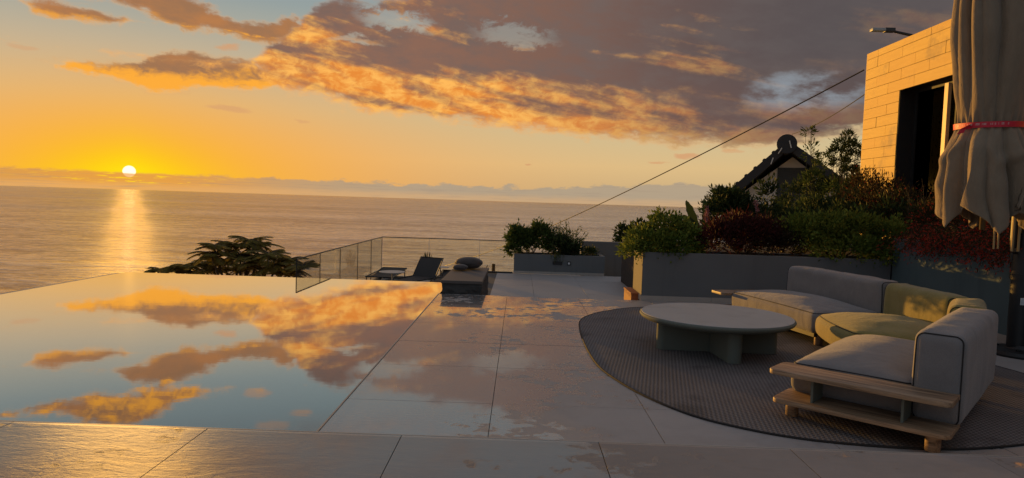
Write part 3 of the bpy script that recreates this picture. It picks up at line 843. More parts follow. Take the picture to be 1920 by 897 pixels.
# ------------------------------------------------------------ neighbour's gabled house
NY = 26.0; PXk, PZk = 10.05, 3.95
t = thing('gabled_house', 'small white house with dark tiled gable roof among the shrubs', 'house')
sl = .93
GL = 2.75
wz = lambda x: 3.45 - abs(x - 10.45) * .80
prof = [(7.9, -1.5), (13.0, -1.5), (13.0, wz(13.0)), (10.45, 3.45), (7.9, wz(7.9))]
MB().add([(x, NY + .9, z) for x, z in prof] + [(x, NY + 8, z) for x, z in prof], [(0, 1, 2, 3, 4), (9, 8, 7, 6, 5)] + [(i, (i + 1) % 5, 5 + (i + 1) % 5, 5 + i) for i in range(5)]).build('wall', 'house plaster', t)
def slope_panel(x0, z0, x1, z1, th, name):
    mb = MB(); 
    d = Vector((x1 - x0, 0, z1 - z0)).normalized(); nrm = Vector((-d.z, 0, d.x)) * (1 if d.x > 0 else -1)
    a = [Vector((x0, 0, z0)), Vector((x1, 0, z1)), Vector((x1, 0, z1)) + nrm * -th, Vector((x0, 0, z0)) + nrm * -th]
    mb.add([(p.x, NY, p.z) for p in a] + [(p.x, NY + 8.5, p.z) for p in a], [(0, 1, 2, 3), (7, 6, 5, 4), (0, 4, 5, 1), (1, 5, 6, 2), (2, 6, 7, 3), (3, 7, 4, 0)])
    return mb.build(name, 'roof tile', t)
rl = slope_panel(10.25, 4.05, 7.3, 1.25, .30, 'roof')
rr_ = slope_panel(10.25, 4.05, 13.4, 1.75, .30, 'roof')
for s_, r_ in ((-1, rl), (1, rr_)):
    for k in range(9):
        f = (k + .5) / 9
        x_, z_ = (10.25 - 2.9 * f, 4.05 - 2.75 * f) if s_ < 0 else (10.25 + 3.1 * f, 4.0 - 2.2 * f)
        MB().tube([(x_, NY + .04, z_ - .045), (x_, NY + 8.5, z_ - .045)], .09, 8).build('tile_course', 'roof tile', r_)
MB().tube([(10.22, NY - .12, 3.88), (10.22, NY + 8.5, 3.88)], .37, 20).build('ridge', 'roof tile', t)
for q_ in ([(10.05, NY - .16, 3.72), (9.93, NY - .16, 3.5)], [(10.3, NY - .16, 4.0), (10.38, NY - .16, 3.72)], [(9.75, NY - .05, 3.35), (9.68, NY - .05, 3.1)]): MB().tube(q_, .022, 5).build('mortar_drip', 'house plaster', t)
wn = MB().box(9.92, 11.12, NY + .84, NY + .905, 1.2, 3.02).build('window', 'shutter paint', t)
for k in range(18):
    MB().box(9.98, 10.50, NY + .815, NY + .838, 1.28 + k * .095, 1.28 + k * .095 + .06).build('slat', 'shutter paint', wn)
    MB().box(10.54, 11.06, NY + .815, NY + .838, 1.28 + k * .095, 1.28 + k * .095 + .06).build('slat', 'shutter paint', wn)
rebase(t, (10.25, 26, -1.5)); t.rotation_euler = (0, 0, R(-22))

# ------------------------------------------------------------ overhead cables
def cable(label, a, b, sag, r, extra=None):
    pts = []
    for i in range(25):
        s = i / 24; p = Vector(a).lerp(Vector(b), s); p.z -= sag * 4 * s * (1 - s); pts.append(p)
    o = MB().tube(pts, r, 5).build('power_cable', 'cable black')
    return tag(o, label, 'cable', 'overhead cables')
cable('upper black cable sloping from the stone house down towards the sea', (7.35, 14.7, 4.42), (-5.0, 45, -3.2), .45, .017)
cable('short lower cable running from the stone house to the gabled roof', (7.5, 14.7, 3.98), (10.35, 25.9, 4.25), .12, .012)

# ------------------------------------------------------------ rug
def catmull(P, k=8, closed=True):
    out = []; n = len(P)
    for i in range(n):
        p0, p1, p2, p3 = P[(i - 1) % n], P[i], P[(i + 1) % n], P[(i + 2) % n]
        for j in range(k):
            t = j / k
            out.append(tuple(.5 * ((2 * p1[a]) + (-p0[a] + p2[a]) * t + (2 * p0[a] - 5 * p1[a] + 4 * p2[a] - p3[a]) * t * t + (-p0[a] + 3 * p1[a] - 3 * p2[a] + p3[a]) * t ** 3) for a in range(len(p1))))
    return out
RUG = [(1.66, 8.74), (1.23, 8.45), (.92, 8.06), (.74, 7.62), (.68, 7.0), (.665, 6.2), (.69, 5.55), (.76, 5.15), (.92, 4.66), (1.16, 4.24), (1.45, 4.0), (1.72, 3.87), (2.0, 3.81), (2.3, 3.78), (2.62, 3.80),
       (3.03, 3.91), (3.6, 4.12), (4.05, 4.5), (4.3, 5.0), (4.38, 5.6), (4.3, 6.1), (4.1, 7.0), (3.75, 7.9), (3.15, 8.5), (2.4, 8.78)]
rp = catmull(RUG, 5)
t = thing('rug', 'dark woven rounded rug on the paving under the sofa and coffee table', 'rug')
MB().prism(rp, .001, .010).build('weave', 'woven outdoor rug', t)
MB().tube([(x, y, .007) for x, y in rp], .0075, 6, closed=True).build('binding', 'piping', t)
rebase(t, (2.4, 6.2, 0))

# ------------------------------------------------------------ coffee table
t = thing('coffee_table', 'low round coffee table with pale top on a crossed grey base', 'coffee table')
CX, CY = 1.865, 6.21
arms = []
for (dx_, dy_, L) in ((-1, .05, .54), (1, -.05, .57), (.07, -1, .53), (-.07, 1, .53)):
    a = math.atan2(dy_, dx_); w = .065; pts = [(0, -w), (L - w, -w)]
    pts += [(L - w + w * math.cos(q), w * math.sin(q)) for q in [math.pi * (k / 10 - .5) for k in range(1, 10)]]
    pts += [(L - w, w), (0, w)]
    sh = .0005 * len(arms)
    pts = [(CX + x * math.cos(a) - y * math.sin(a), CY + x * math.sin(a) + y * math.cos(a)) for x, y in pts]
    o = MB().prism(pts, .0105, .283 + sh).build('leg', 'table base lacquer', t, bevel=.003, seg=1); arms.append(o); auto(o, 35)
auto(MB().lathe([(.001, .280), (.52, .280), (.60, .284), (.655, .297), (.688, .316), (.700, .334), (.697, .345), (.690, .349), (.001, .349)], CX, CY, 96).build('table_rim', 'table base lacquer', t), 50)
auto(MB().lathe([(.001, .3495), (.682, .3495), (.684, .352), (.682, .3555), (.001, .3555)], CX, CY, 96).build('table_top', 'table top laminate', t), 30)
rebase(t, (CX, CY, .01))

# ------------------------------------------------------------ sofa
from mathutils import noise as MN
def bilin(c, u, v):
    return (Vector(c[0]) * (1 - u) * (1 - v) + Vector(c[1]) * u * (1 - v) + Vector(c[2]) * u * v + Vector(c[3]) * (1 - u) * v)
def cushion(parent, name, c, z0, z1, r, puff, m, pipe='top', bulge=.012, warp=None, cuts=25, seed=0.0, wrinkle=.0055):
    """upholstered block over a ground quad c (u along c0-c1, v along c0-c3)"""
    Lx = ((Vector(c[1]) - Vector(c[0])).length + (Vector(c[2]) - Vector(c[3])).length) / 2
    Ly = ((Vector(c[3]) - Vector(c[0])).length + (Vector(c[2]) - Vector(c[1])).length) / 2
    Lz = z1 - z0; r = min(r, Lz / 2 - .001)
    def place(p):
        u, v = p.x / Lx + .5, p.y / Ly + .5
        q = bilin(c, u, v)
        if warp: q = q + warp(u, v)
        uu, vv = min(1, abs(2 * u - 1)), min(1, abs(2 * v - 1)); ww = abs(2 * p.z / Lz)
        z = (z0 + z1) / 2 + p.z
        if p.z > 0: z += puff * (1 - uu ** 2.6) * (1 - vv ** 2.6) * min(1, ww)
        out = q - (bilin(c, .5, .5) + (warp(.5, .5) if warp else Vector((0, 0))))
        ed = max(uu, vv)
        if out.length > 1e-6: q = q + out.normalized() * bulge * (1 - ww ** 2) * (ed ** 4)
        return Vector((q.x, q.y, z))
    bm = bmesh.new(); bmesh.ops.create_cube(bm, size=1)
    bmesh.ops.subdivide_edges(bm, edges=bm.edges[:], cuts=cuts, use_grid_fill=True)
    for vt in bm.verts:
        p = []
        for a, L in zip(vt.co, (Lx, Ly, Lz)):
            q = 2 * a; q = q * (1.5 - .5 * q * q); p.append(q * L / 2)
        p = Vector(p)
        q = Vector([max(-L / 2 + r, min(L / 2 - r, a)) for a, L in zip(p, (Lx, Ly, Lz))])
        d = p - q
        if d.length > 1e-7: p = q + d.normalized() * r
        w = place(p)
        nz = MN.noise(Vector((w.x * 4 + seed, w.y * 4, w.z * 6))) + .6 * MN.noise(Vector((w.x * 5 + w.y * 7 + seed, w.y * 1.5 - w.x, 3.3)) * 1.7)
        w.z += nz * wrinkle * (1.6 if p.z > 0 else .3); w.x += nz * wrinkle * .6
        vt.co = w
    me = bpy.data.meshes.new(name); bm.to_mesh(me); bm.free()
    me.polygons.foreach_set('use_smooth', [True] * len(me.polygons))
    o = link(name, me, m, parent)
    k = r * .30
    loops = []
    def rr(ax, ay, n=7):
        pts = []
        for sx_, sy_, a0 in ((1, 1, 0), (-1, 1, 90), (-1, -1, 180), (1, -1, 270)):
            for i in range(n):
                a = R(a0 + 90 * i / (n - 1)); pts.append((sx_ * (ax - r) + (r - k + .002) * math.cos(a), sy_ * (ay - r) + (r - k + .002) * math.sin(a)))
        fine = []
        for i in range(len(pts)):
            p, q = Vector(pts[i]), Vector(pts[(i + 1) % len(pts)]); st = max(1, int((q - p).length / .06))
            for j in range(st): fine.append(p.lerp(q, j / st))
        return fine
    if 'top' in pipe: loops.append([place(Vector((a.x, a.y, Lz / 2 - k + .002))) for a in rr(Lx / 2, Ly / 2)])
    if 'y0' in pipe: loops.append([place(Vector((a.x, -Ly / 2 + k - .002, a.y))) for a in rr(Lx / 2, Lz / 2)])
    if 'y1' in pipe: loops.append([place(Vector((a.x, Ly / 2 - k + .002, a.y))) for a in rr(Lx / 2, Lz / 2)])
    for L_ in loops: MB().tube(L_, .0042, 5, closed=True).build('piping', 'piping', o)
    return o
t = thing('sectional_sofa', 'low curved sectional sofa in grey with a mustard corner and wooden end shelves', 'sofa')
V2 = lambda x, y: Vector((x, y))
GR, MU = 'grey upholstery', 'mustard upholstery'
# near module
O = V2(1.84, 4.42); e = V2(.751, -.660); n_ = V2(.660, .751)
quad = lambda o, a, a0, a1, b, b0, b1: [o + a * a0 + b * b0, o + a * a1 + b * b0, o + a * a1 + b * b1, o + a * a0 + b * b1]
cushion(t, 'seat_cushion', quad(O, e, 0, .72, n_, 0, 1.46), .135, .345, .05, .082, GR, seed=1)
cushion(t, 'back_cushion', quad(O, e, .705, .965, n_, -.005, 1.47), .12, .665, .055, .006, GR, pipe='y0y1', seed=2, bulge=.02)
MB().prism([tuple(p) for p in quad(O, e, .05, .90, n_, .04, 1.42)], .095, .134).build('base_frame', 'dark metal', t)
# far module
P0 = V2(2.59, 8.05); u_ = V2(.214, -.977); d_ = V2(.977, .214)
cushion(t, 'seat_cushion', quad(P0, d_, 0, .76, u_, 0, 1.56), .135, .35, .05, .078, GR, seed=3)
cushion(t, 'back_cushion', quad(P0, d_, .74, 1.0, u_, .0, 1.56), .12, .665, .055, .006, GR, pipe='y0y1', seed=4, bulge=.02)
MB().prism([tuple(p) for p in quad(P0, d_, .05, .92, u_, .04, 1.5)], .095, .134).build('base_frame', 'dark metal', t)
# mustard corner
c = [V2(2.835, 5.575), V2(3.34, 5.12), V2(3.69, 6.62), V2(2.945, 6.49)]
cushion(t, 'seat_cushion', c, .135, .345, .05, .080, MU, seed=5, bulge=.03, warp=lambda a, b: V2(.30, -.10) * (4 * b * (1 - b)) * a + V2(-.05, .01) * (4 * b * (1 - b)) * (1 - a))
cushion(t, 'back_cushion', [V2(3.66, 5.68), V2(3.90, 5.66), V2(3.91, 6.70), V2(3.655, 6.655)], .12, .655, .06, .008, MU, pipe='y0y1', seed=6, bulge=.025)
cushion(t, 'back_cushion', [V2(3.345, 5.17), V2(3.53, 5.00), V2(3.93, 5.60), V2(3.66, 5.64)], .12, .655, .06, .010, MU, pipe='y0y1', seed=7, bulge=.02)
MB().prism([(2.9, 5.6), (3.4, 5.15), (3.8, 5.65), (3.75, 6.55), (3.0, 6.44)], .095, .134).build('base_frame', 'dark metal', t)
def board(o, a, a0, a1, b, b0, b1, z0, z1, r=.05):
    P = []
    for (ca, cb, s) in ((a0 + r, b0 + r, 180), (a1 - r, b0 + r, 270), (a1 - r, b1 - r, 0), (a0 + r, b1 - r, 90)):
        for i in range(6):
            an = R(s + 90 * i / 5); P.append(tuple(o + a * (ca + r * math.cos(an)) + b * (cb + r * math.sin(an))))
    ob = MB().prism(P, z0, z1).build('shelf', 'oiled teak', t, bevel=.005, seg=2); auto(ob, 40); return ob
board(O, e, -.05, .955, n_, -.27, .03, .298, .328); board(O, e, -.02, .955, n_, -.27, .10, .118, .146)
board(P0, d_, -.13, .95, u_, -.27, .03, .298, .328); board(P0, d_, -.10, .95, u_, -.27, .10, .118, .146)
for a in (.20, .70):
    MB().prism([tuple(p) for p in quad(O, e, a, a + .014, n_, -.20, -.005)], .1465, .2975).build('shelf_support', 'table base lacquer', t)
    MB().prism([tuple(p) for p in quad(P0, d_, a, a + .014, u_, -.20, -.005)], .1465, .2975).build('shelf_support', 'table base lacquer', t)
for p in (O + e * .06 - n_ * .10, O + e * .86 - n_ * .16, O + e * .1 + n_ * 1.35, O + e * .84 + n_ * 1.35, P0 + d_ * .08 - u_ * .1, P0 + d_ * .85 - u_ * .1, P0 + d_ * .12 + u_ * 1.48, P0 + d_ * .85 + u_ * 1.4, V2(3.7, 5.6)):
    auto(MB().lathe([(.001, .0105), (.036, .0105), (.04, .016), (.04, .117), (.001, .117)], p.x, p.y, 20).build('leg', 'oiled teak', t), 40)
rebase(t, (2.9, 6.0, .01))

# ------------------------------------------------------------ parasol
t = thing('parasol', 'closed sand coloured cantilever parasol tied with a red ribbon by the wall', 'parasol')
UX, UY = 4.34, 6.30; MX, MY = 4.93, 6.55
ZT = 2.185
def lobes(th, s, seed=0.0):
    w1 = th + .22 * math.sin(2 * th + .8 + seed) + .12 * math.sin(3 * th + 2.2 * s + seed) + .05 * MN.noise(Vector((math.cos(th) * 2, math.sin(th) * 2, s * 3 + seed)))
    return (2 * abs(math.sin(3.5 * w1 + .4)) ** .55 - 1), (2 * abs(math.sin(7.5 * w1 + 1.3 + .5 * s)) ** .6 - 1)
def can(th, z, hem):
    # radius of the furled canopy: rounded folds with sharp creases between them
    if z >= ZT:
        s = (z - ZT) / (3.9 - ZT)
        Rb = .235 + .085 * math.sin(min(1, s * 1.5) * math.pi / 2) - .02 * s
        k = .30 + .70 * min(1, s * 2.2); a, b = lobes(th, s)
        pinch = .05 * math.exp(-(s / .05) ** 2) * math.sin(23 * th)
        return Rb * (1 + (.17 * a + .055 * b) * k + pinch)
    s = (ZT - z) / (ZT - hem)
    Rb = .235 + .078 * math.sin(min(1, s * 2.2) * math.pi / 2) - .02 * s
    k = .30 + 1.1 * min(1, s * 1.6); a, b = lobes(th, s, 1.7)
    pinch = .05 * math.exp(-(s / .08) ** 2) * math.sin(23 * th)
    swag = .10 * math.exp(-((s - .30 - .08 * math.sin(3 * th)) / .07) ** 2) * (.5 + .5 * math.sin(4 * th + 2))
    cr = .06 * MN.noise(Vector((math.cos(th) * 3.5, math.sin(th) * 3.5, z * 4.5))) * s
    return Rb * (1 + (.17 * a + .08 * b) * k + pinch + swag + cr)
NT = 320; vs = []; fs = []; rows = [3.95 - (3.95 - ZT) * (i / 48) for i in range(49)]
NB = 54
tips_ = [(.02, 1.30), (.11, 1.48), (.19, 1.22), (.30, 1.40), (.40, 1.52), (.485, 1.23), (.56, 1.50), (.625, 1.42), (.70, 1.19), (.77, 1.45), (.83, 1.38), (.90, 1.20), (.96, 1.46), (1.02, 1.30)]
def hemz(u):
    for (u0, z0), (u1, z1) in zip(tips_[:-1], tips_[1:]):
        if u0 <= u <= u1:
            f = (u - u0) / (u1 - u0); return z0 + (z1 - z0) * f
    return tips_[0][1]
for j in range(NT):
    th = 2 * math.pi * j / NT; u = j / NT
    if u < .02: u += 1
    hem = hemz(u)
    col = [(can(th, z, hem), z) for z in rows] + [(can(th, ZT - (ZT - hem) * i / NB, hem), ZT - (ZT - hem) * i / NB) for i in range(1, NB + 1)]
    for i, (rr2, z) in enumerate(col):
        sw = 0
        if z < ZT:
            s = (ZT - z) / (ZT - hem); sw = .16 * s * math.sin(5 * th + 4 * s) + .08 * s * math.sin(11 * th)
        nn = MN.noise(Vector((math.cos(th) * 3, math.sin(th) * 3, z * 3))) * .012
        vs.append((UX + math.cos(th + sw) * (rr2 + nn), UY + math.sin(th + sw) * (rr2 + nn), z))
K = len(rows) + NB
for j in range(NT):
    for i in range(K - 1): fs.append((j * K + i, ((j + 1) % NT) * K + i, ((j + 1) % NT) * K + i + 1, j * K + i + 1))
cn = MB().add(vs, fs).build('canopy', 'sand canvas', t, smooth=True)
md = cn.modifiers.new('thick', 'SOLIDIFY'); md.thickness = .004
# ribbon
RB0 = [max(can(2 * math.pi * (j + q) / NT, ZT, 1.3) + .012 * 1.0 for q in range(-14, 15)) for j in range(NT)]
RB = [sum(RB0[(j + q) % NT] for q in range(-8, 9)) / 17 for j in range(NT)]
vs = []; fs = []
for j in range(NT):
    th = 2 * math.pi * j / NT; rr2 = RB[j] + .006
    zz = ZT + .012 * math.sin(th + .7)
    vs += [(UX + math.cos(th) * rr2, UY + math.sin(th) * rr2, zz - .028), (UX + math.cos(th) * (rr2 + .004), UY + math.sin(th) * (rr2 + .004), zz + .024)]
for j in range(NT): a, b = 2 * j, 2 * ((j + 1) % NT); fs.append((a, b, b + 1, a + 1))
rb = MB().add(vs, fs).build('ribbon', 'ribbon red', t, smooth=True)
mk = MB(); rbr = lambda th: RB[int(round(th / (2 * math.pi) * NT)) % NT] - .016
for j in range(150, 236):
    if (j * 7) % 11 in (0, 3, 4, 8) or j in range(172, 176): continue
    if j % 9 > 6: continue
    th = 2 * math.pi * (j + .15) / NT; th2 = 2 * math.pi * (j + .6) / NT
    for zz in (-.006, .004):
        r1 = rbr(th) + .0275; r2 = rbr(th2) + .0275; z0 = ZT + .012 * math.sin(th + .7) + zz
        mk.add([(UX + math.cos(th) * r1, UY + math.sin(th) * r1, z0), (UX + math.cos(th2) * r2, UY + math.sin(th2) * r2, z0), (UX + math.cos(th2) * r2, UY + math.sin(th2) * r2, z0 + .007), (UX + math.cos(th) * r1, UY + math.sin(th) * r1, z0 + .007)], [(0, 1, 2, 3)])
mk.build('ribbon_print', 'ribbon mark', rb)['kind'] = 'stuff'
ta = R(205); tx, ty = UX + math.cos(ta) * .265, UY + math.sin(ta) * .265
MB().add([(tx, ty, ZT + .0), (tx - .04, ty - .03, ZT - .01), (tx - .11, ty - .02, ZT - .05), (tx - .13, ty + .0, ZT - .10), (tx - .085, ty - .03, ZT - .085), (tx - .06, ty - .01, ZT - .05), (tx, ty, ZT - .045)], [(0, 1, 5, 6), (1, 2, 4, 5), (2, 3, 4)]).build('ribbon_tail', 'ribbon red', rb)
# frame
MB().tube([(UX, UY, 1.22), (UX, UY, 4.1)], .024, 12).build('centre_pole', 'brass rod', t, smooth=True)
for k in range(8):
    a = 2 * math.pi * (k + .3) / 8
    MB().tube([(UX + .05 * math.cos(a), UY + .05 * math.sin(a), 3.95), (UX + .13 * math.cos(a), UY + .13 * math.sin(a), 1.05 if k in (6, 7) else 1.5)], .009, 6).build('rib', 'brass rod', t)
auto(MB().tube([(MX, MY, .06), (MX, MY, 1.18)], .088, 20).build('mast_sleeve', 'black plastic', t), 40)
auto(MB().tube([(MX, MY, 1.18), (MX, MY, 4.05)], .060, 16).build('mast', 'dark metal', t), 40)
auto(MB().tube([(MX, MY, .74), (MX, MY, .80)], .10, 20).build('collar', 'dark metal', t), 40)
auto(MB().tube([(MX, MY, 1.08), (MX, MY, 1.2)], .105, 20).build('collar', 'dark metal', t), 40)
MB().tube([(MX - .09, MY - .02, 1.0), (MX - .15, MY - .05, 1.0), (MX - .15, MY - .05, .93)], .013, 6).build('crank_handle', 'dark metal', t)
MB().box(MX - .16, MX - .10, MY - .08, MY - .02, 1.05, 1.5).build('tilt_housing', 'black plastic', t, bevel=.01)
MB().tube([(MX - .13, MY - .1, 1.02), (MX - .13, MY - .1, 1.62)], .012, 6).tube([(MX - .19, MY - .1, 1.02), (MX - .19, MY - .1, 1.62)], .012, 6).build('brace_rod', 'brass rod', t)
MB().tube([(MX, MY, 4.02), (UX, UY, 4.12)], .045, 10).build('arm', 'dark metal', t)
MB().add([(MX - .060, MY - .0905, .50), (MX + .004, MY - .0905, .50), (MX + .004, MY - .0905, .57), (MX - .060, MY - .0905, .57), (MX - .060, MY - .084, .50), (MX + .004, MY - .084, .50), (MX + .004, MY - .084, .57), (MX - .060, MY - .084, .57)], [(0, 1, 2, 3), (4, 7, 6, 5), (0, 4, 5, 1), (1, 5, 6, 2), (2, 6, 7, 3), (3, 7, 4, 0)]).build('sticker', 'label white', t)
auto(MB().lathe([(.001, .0), (.30, .0), (.305, .02), (.29, .05), (.14, .065), (.12, .10), (.001, .10)], MX + .05, MY, 40).build('base', 'black plastic', t), 40)
for k in range(4):
    a = math.pi / 4 + k * math.pi / 2
    MB().tube([(MX + .05 + .2 * math.cos(a), MY + .2 * math.sin(a), .05), (MX + .05 + .2 * math.cos(a), MY + .2 * math.sin(a), .075)], .02, 8).build('bolt', 'dark metal', t)
rebase(t, (MX, MY, 0))

# ------------------------------------------------------------ plants
def norm(a): return a / (np.linalg.norm(a, axis=1, keepdims=True) + 1e-9)
def leaves(P, A, L, W, fold=.25, rng=nr):
    """one bent leaf quad per point P along axis A; returns verts, faces"""
    n = len(P); A = norm(A); r = rng.normal(size=(n, 3)); S = norm(np.cross(A, r)); Nn = np.cross(A, S)
    L = np.broadcast_to(L, (n,))[:, None] * rng.uniform(.7, 1.25, (n, 1)); W = np.broadcast_to(W, (n,))[:, None] * rng.uniform(.7, 1.2, (n, 1))
    v = np.stack([P, P + A * L * .5 + S * W * .5 + Nn * W * fold, P + A * L - Nn * L * .12, P + A * L * .5 - S * W * .5 + Nn * W * fold, ], 1).reshape(-1, 3)
    return v
def leaf_obj(name, V_, m, parent):
    n = len(V_) // 4
    me = bpy.data.meshes.new(name); me.vertices.add(len(V_)); me.vertices.foreach_set('co', V_.astype(np.float32).ravel())
    me.loops.add(n * 4); me.loops.foreach_set('vertex_index', np.arange(n * 4, dtype=np.int32))
    me.polygons.add(n); me.polygons.foreach_set('loop_start', np.arange(0, n * 4, 4, dtype=np.int32))
    try: me.polygons.foreach_set('loop_total', np.full(n, 4, dtype=np.int32))
    except Exception: pass
    me.update(calc_edges=True)
    return link(name, me, m, parent)
def bush(name, label, cat, ells, nclump, nleaf, L, W, m, sig=.05, base=None, group=None, flowers=None, outward=1.0, up=.35, stem_r=.007, stems=14):
    """ells: (cx,cy,cz, rx,ry,rz) lobes, clumps of leaves on and inside them"""
    t = thing(name, label, cat, (0, 0, 0), 0, group)
    vol = np.array([e[3] * e[4] * e[5] for e in ells]) ** .67; vol /= vol.sum()
    C, D = [], []
    for e_, w in zip(ells, vol):
        k = max(3, int(nclump * w)); d = norm(nr.normal(size=(k, 3))); rad = nr.uniform(.45, 1.05, (k, 1)) ** .6
        d[:, 2] = np.where(d[:, 2] < -.5, -d[:, 2], d[:, 2])
        C.append(np.array(e_[:3]) + d * rad * np.array(e_[3:6])); D.append(d)
    C = np.concatenate(C); D = np.concatenate(D)
    idx = nr.integers(0, len(C), nleaf)
    off = nr.normal(size=(nleaf, 3)) * sig * nr.uniform(.6, 1.3, (nleaf, 1))
    P = C[idx] + off
    A = D[idx] * outward + norm(off) * .9 + nr.normal(size=(nleaf, 3)) * .35 + np.array([0, 0, up])
    leaf_obj('foliage', leaves(P, A, L, W), m, t)
    b = base or (ells[0][0], ells[0][1], ells[0][2] - ells[0][5])
    st = MB()
    for i in nr.choice(len(C), min(stems, len(C)), replace=False):
        q = C[i]; mid = [(b[0] + q[0]) / 2 + nr.normal() * .03, (b[1] + q[1]) / 2 + nr.normal() * .03, b[2] + (q[2] - b[2]) * .45]
        st.tube([(b[0] + nr.normal() * .03, b[1] + nr.normal() * .02, b[2] - .05), mid, tuple(q)], [stem_r * 1.4, stem_r, stem_r * .4], 5)
    st.build('stem', 'twig', t)
    if flowers:
        fm, nf, fl, fw = flowers
        ix = nr.integers(0, len(C), nf); off = nr.normal(size=(nf, 3)) * sig * 1.1
        leaf_obj('flowers', leaves(C[ix] + off, D[ix] + nr.normal(size=(nf, 3)) * .6, fl, fw), fm, t)['kind'] = 'stuff'
    return rebase(t, b)
def wispy(name, label, cat, roots, n, length, spread, lean, m, leafn=14, L=.035, W=.006, flowers=None, base=None, droop=.3, r=.0028, group=None, plume=0, lw=None):
    t = thing(name, label, cat, (0, 0, 0), 0, group)
    st = MB(); P, A = [], []; FP = []
    for i in range(n):
        ro = roots[int(nr.integers(0, len(roots)))]
        p0 = Vector(ro) + Vector((nr.normal() * spread * .25, nr.normal() * spread * .25, 0))
        d = Vector((nr.normal() * .35 + lean[0], nr.normal() * .35 + lean[1], lean[2])).normalized(); ln = length * nr.uniform(.45, 1.0)
        pts = []; q = p0.copy(); k = 7
        for j in range(k):
            pts.append(q.copy()); d = (d + Vector((nr.normal() * .09, nr.normal() * .09, -droop * (j / k) * .6))).normalized(); q = q + d * ln / k
        st.tube(pts, [r * (1 - .75 * j / k) for j in range(k)], 4)
        for a in range(leafn):
            s = nr.uniform(.15, 1) * (k - 1.01); j = int(s); pp = pts[j].lerp(pts[j + 1], s - j); ax = (pts[j + 1] - pts[j]).normalized()
            P.append(tuple(pp)); A.append((ax.x + nr.normal() * .7, ax.y + nr.normal() * .7, ax.z + nr.normal() * .5))
        if flowers and nr.random() < flowers[4]:
            for _ in range(flowers[1]): FP.append(tuple(pts[-1 - int(nr.integers(0, 3))] + Vector(nr.normal(size=3) * .03)))
    st.build('stem', 'twig', t)
    leaf_obj('foliage', leaves(np.array(P), np.array(A), L, W), m, t)
    if FP: leaf_obj('flowers', leaves(np.array(FP), nr.normal(size=(len(FP), 3)) + np.array([0, 0, -.4]), flowers[2], flowers[3]), flowers[0], t)['kind'] = 'stuff'
    return rebase(t, base or roots[0])

# long planter
bush('leafy_shrub', 'bright green leafy shrub spilling over the sunlit end of the long planter', 'shrub',
     [(1.92, 9.72, .80, .36, .30, .22), (2.15, 9.85, .98, .30, .28, .22), (2.42, 9.8, .82, .28, .3, .28), (1.68, 9.62, .70, .20, .22, .14), (2.2, 9.55, .76, .3, .16, .15)], 210, 7500, .058, .030, 'bright leaf', .04, (2.05, 9.8, .62), 'shrubs in the long planter')
bush('red_leaf_shrub', 'dark red leaved shrub in the middle of the long planter', 'shrub',
     [(2.85, 9.8, .84, .34, .30, .26), (3.2, 9.8, .92, .36, .3, .30), (3.55, 9.8, .90, .34, .3, .30), (3.8, 9.75, .8, .25, .28, .22)], 170, 6000, .085, .022, 'red leaf', .05, (3.3, 9.8, .62), 'shrubs in the long planter', up=.7)
bush('leafy_shrub', 'bushy green shrub at the sofa end of the long planter beside the red one', 'shrub',
     [(4.1, 9.8, .98, .34, .32, .30), (4.5, 9.8, .98, .36, .34, .36), (4.95, 9.75, .95, .36, .36, .38), (5.25, 9.6, .85, .3, .4, .4), (4.7, 9.5, .80, .5, .16, .18)], 260, 9500, .058, .030, 'bright leaf', .045, (4.6, 9.8, .62), 'shrubs in the long planter')
bush('dark_shrub', 'tall dark evergreen shrub behind the red one in front of the gabled house', 'shrub',
     [(3.55, 11.3, 1.15, .45, .4, .45), (3.90, 11.4, 1.02, .40, .35, .36), (3.35, 11.2, 1.40, .16, .16, .22), (4.2, 11.4, 1.45, .10, .12, .45)], 170, 5200, .09, .035, 'dark leaf', .055, (3.8, 11.4, .58), up=.5)
wispy('sprig_shrub', 'upright leafy sprigs rising over the dark shrub on the left', 'shrub', [(3.45, 11.2, 1.3), (3.55, 11.3, 1.3)], 9, .55, .3, (-.02, 0, 1), 'mid leaf', 26, .07, .028, droop=.05, r=.005)
bush('dark_shrub', 'dark shrub mass under the shuttered window of the gabled house', 'shrub',
     [(4.7, 11.9, .95, .5, .4, .42), (5.35, 12.0, 1.05, .4, .4, .50), (5.0, 11.5, .95, .6, .3, .35)], 170, 6000, .08, .03, 'dark leaf', .06, (5.0, 11.9, .58), up=.4)
bush('tall_shrub', 'tall feathery shrub whose top stands above the gabled roof line', 'shrub',
     [(5.65, 13.0, 1.2, .32, .3, .4), (5.62, 13.0, 1.85, .11, .14, .35), (5.57, 13.0, 2.45, .09, .1, .22), (5.83, 13.0, 2.35, .10, .1, .08), (5.52, 13.0, 2.84, .07, .07, .10), (5.95, 12.9, 1.8, .09, .12, .2), (5.72, 13.0, 2.2, .1, .1, .1)], 90, 1900, .085, .024, 'mid leaf', .035, (5.65, 13.0, .58), up=.6, stems=30)
bush('russet_shrub', 'russet and olive shrub growing against the corner of the stone house', 'shrub',
     [(6.0, 11.6, 1.25, .5, .5, .55), (6.45, 11.8, 1.45, .4, .5, .55), (6.1, 10.9, 1.2, .55, .5, .5), (6.6, 12.8, 1.6, .35, .5, .5)], 200, 6500, .07, .018, 'russet leaf', .07, (6.2, 11.5, .58), None, ('red flower', 380, .03, .02), up=.5)
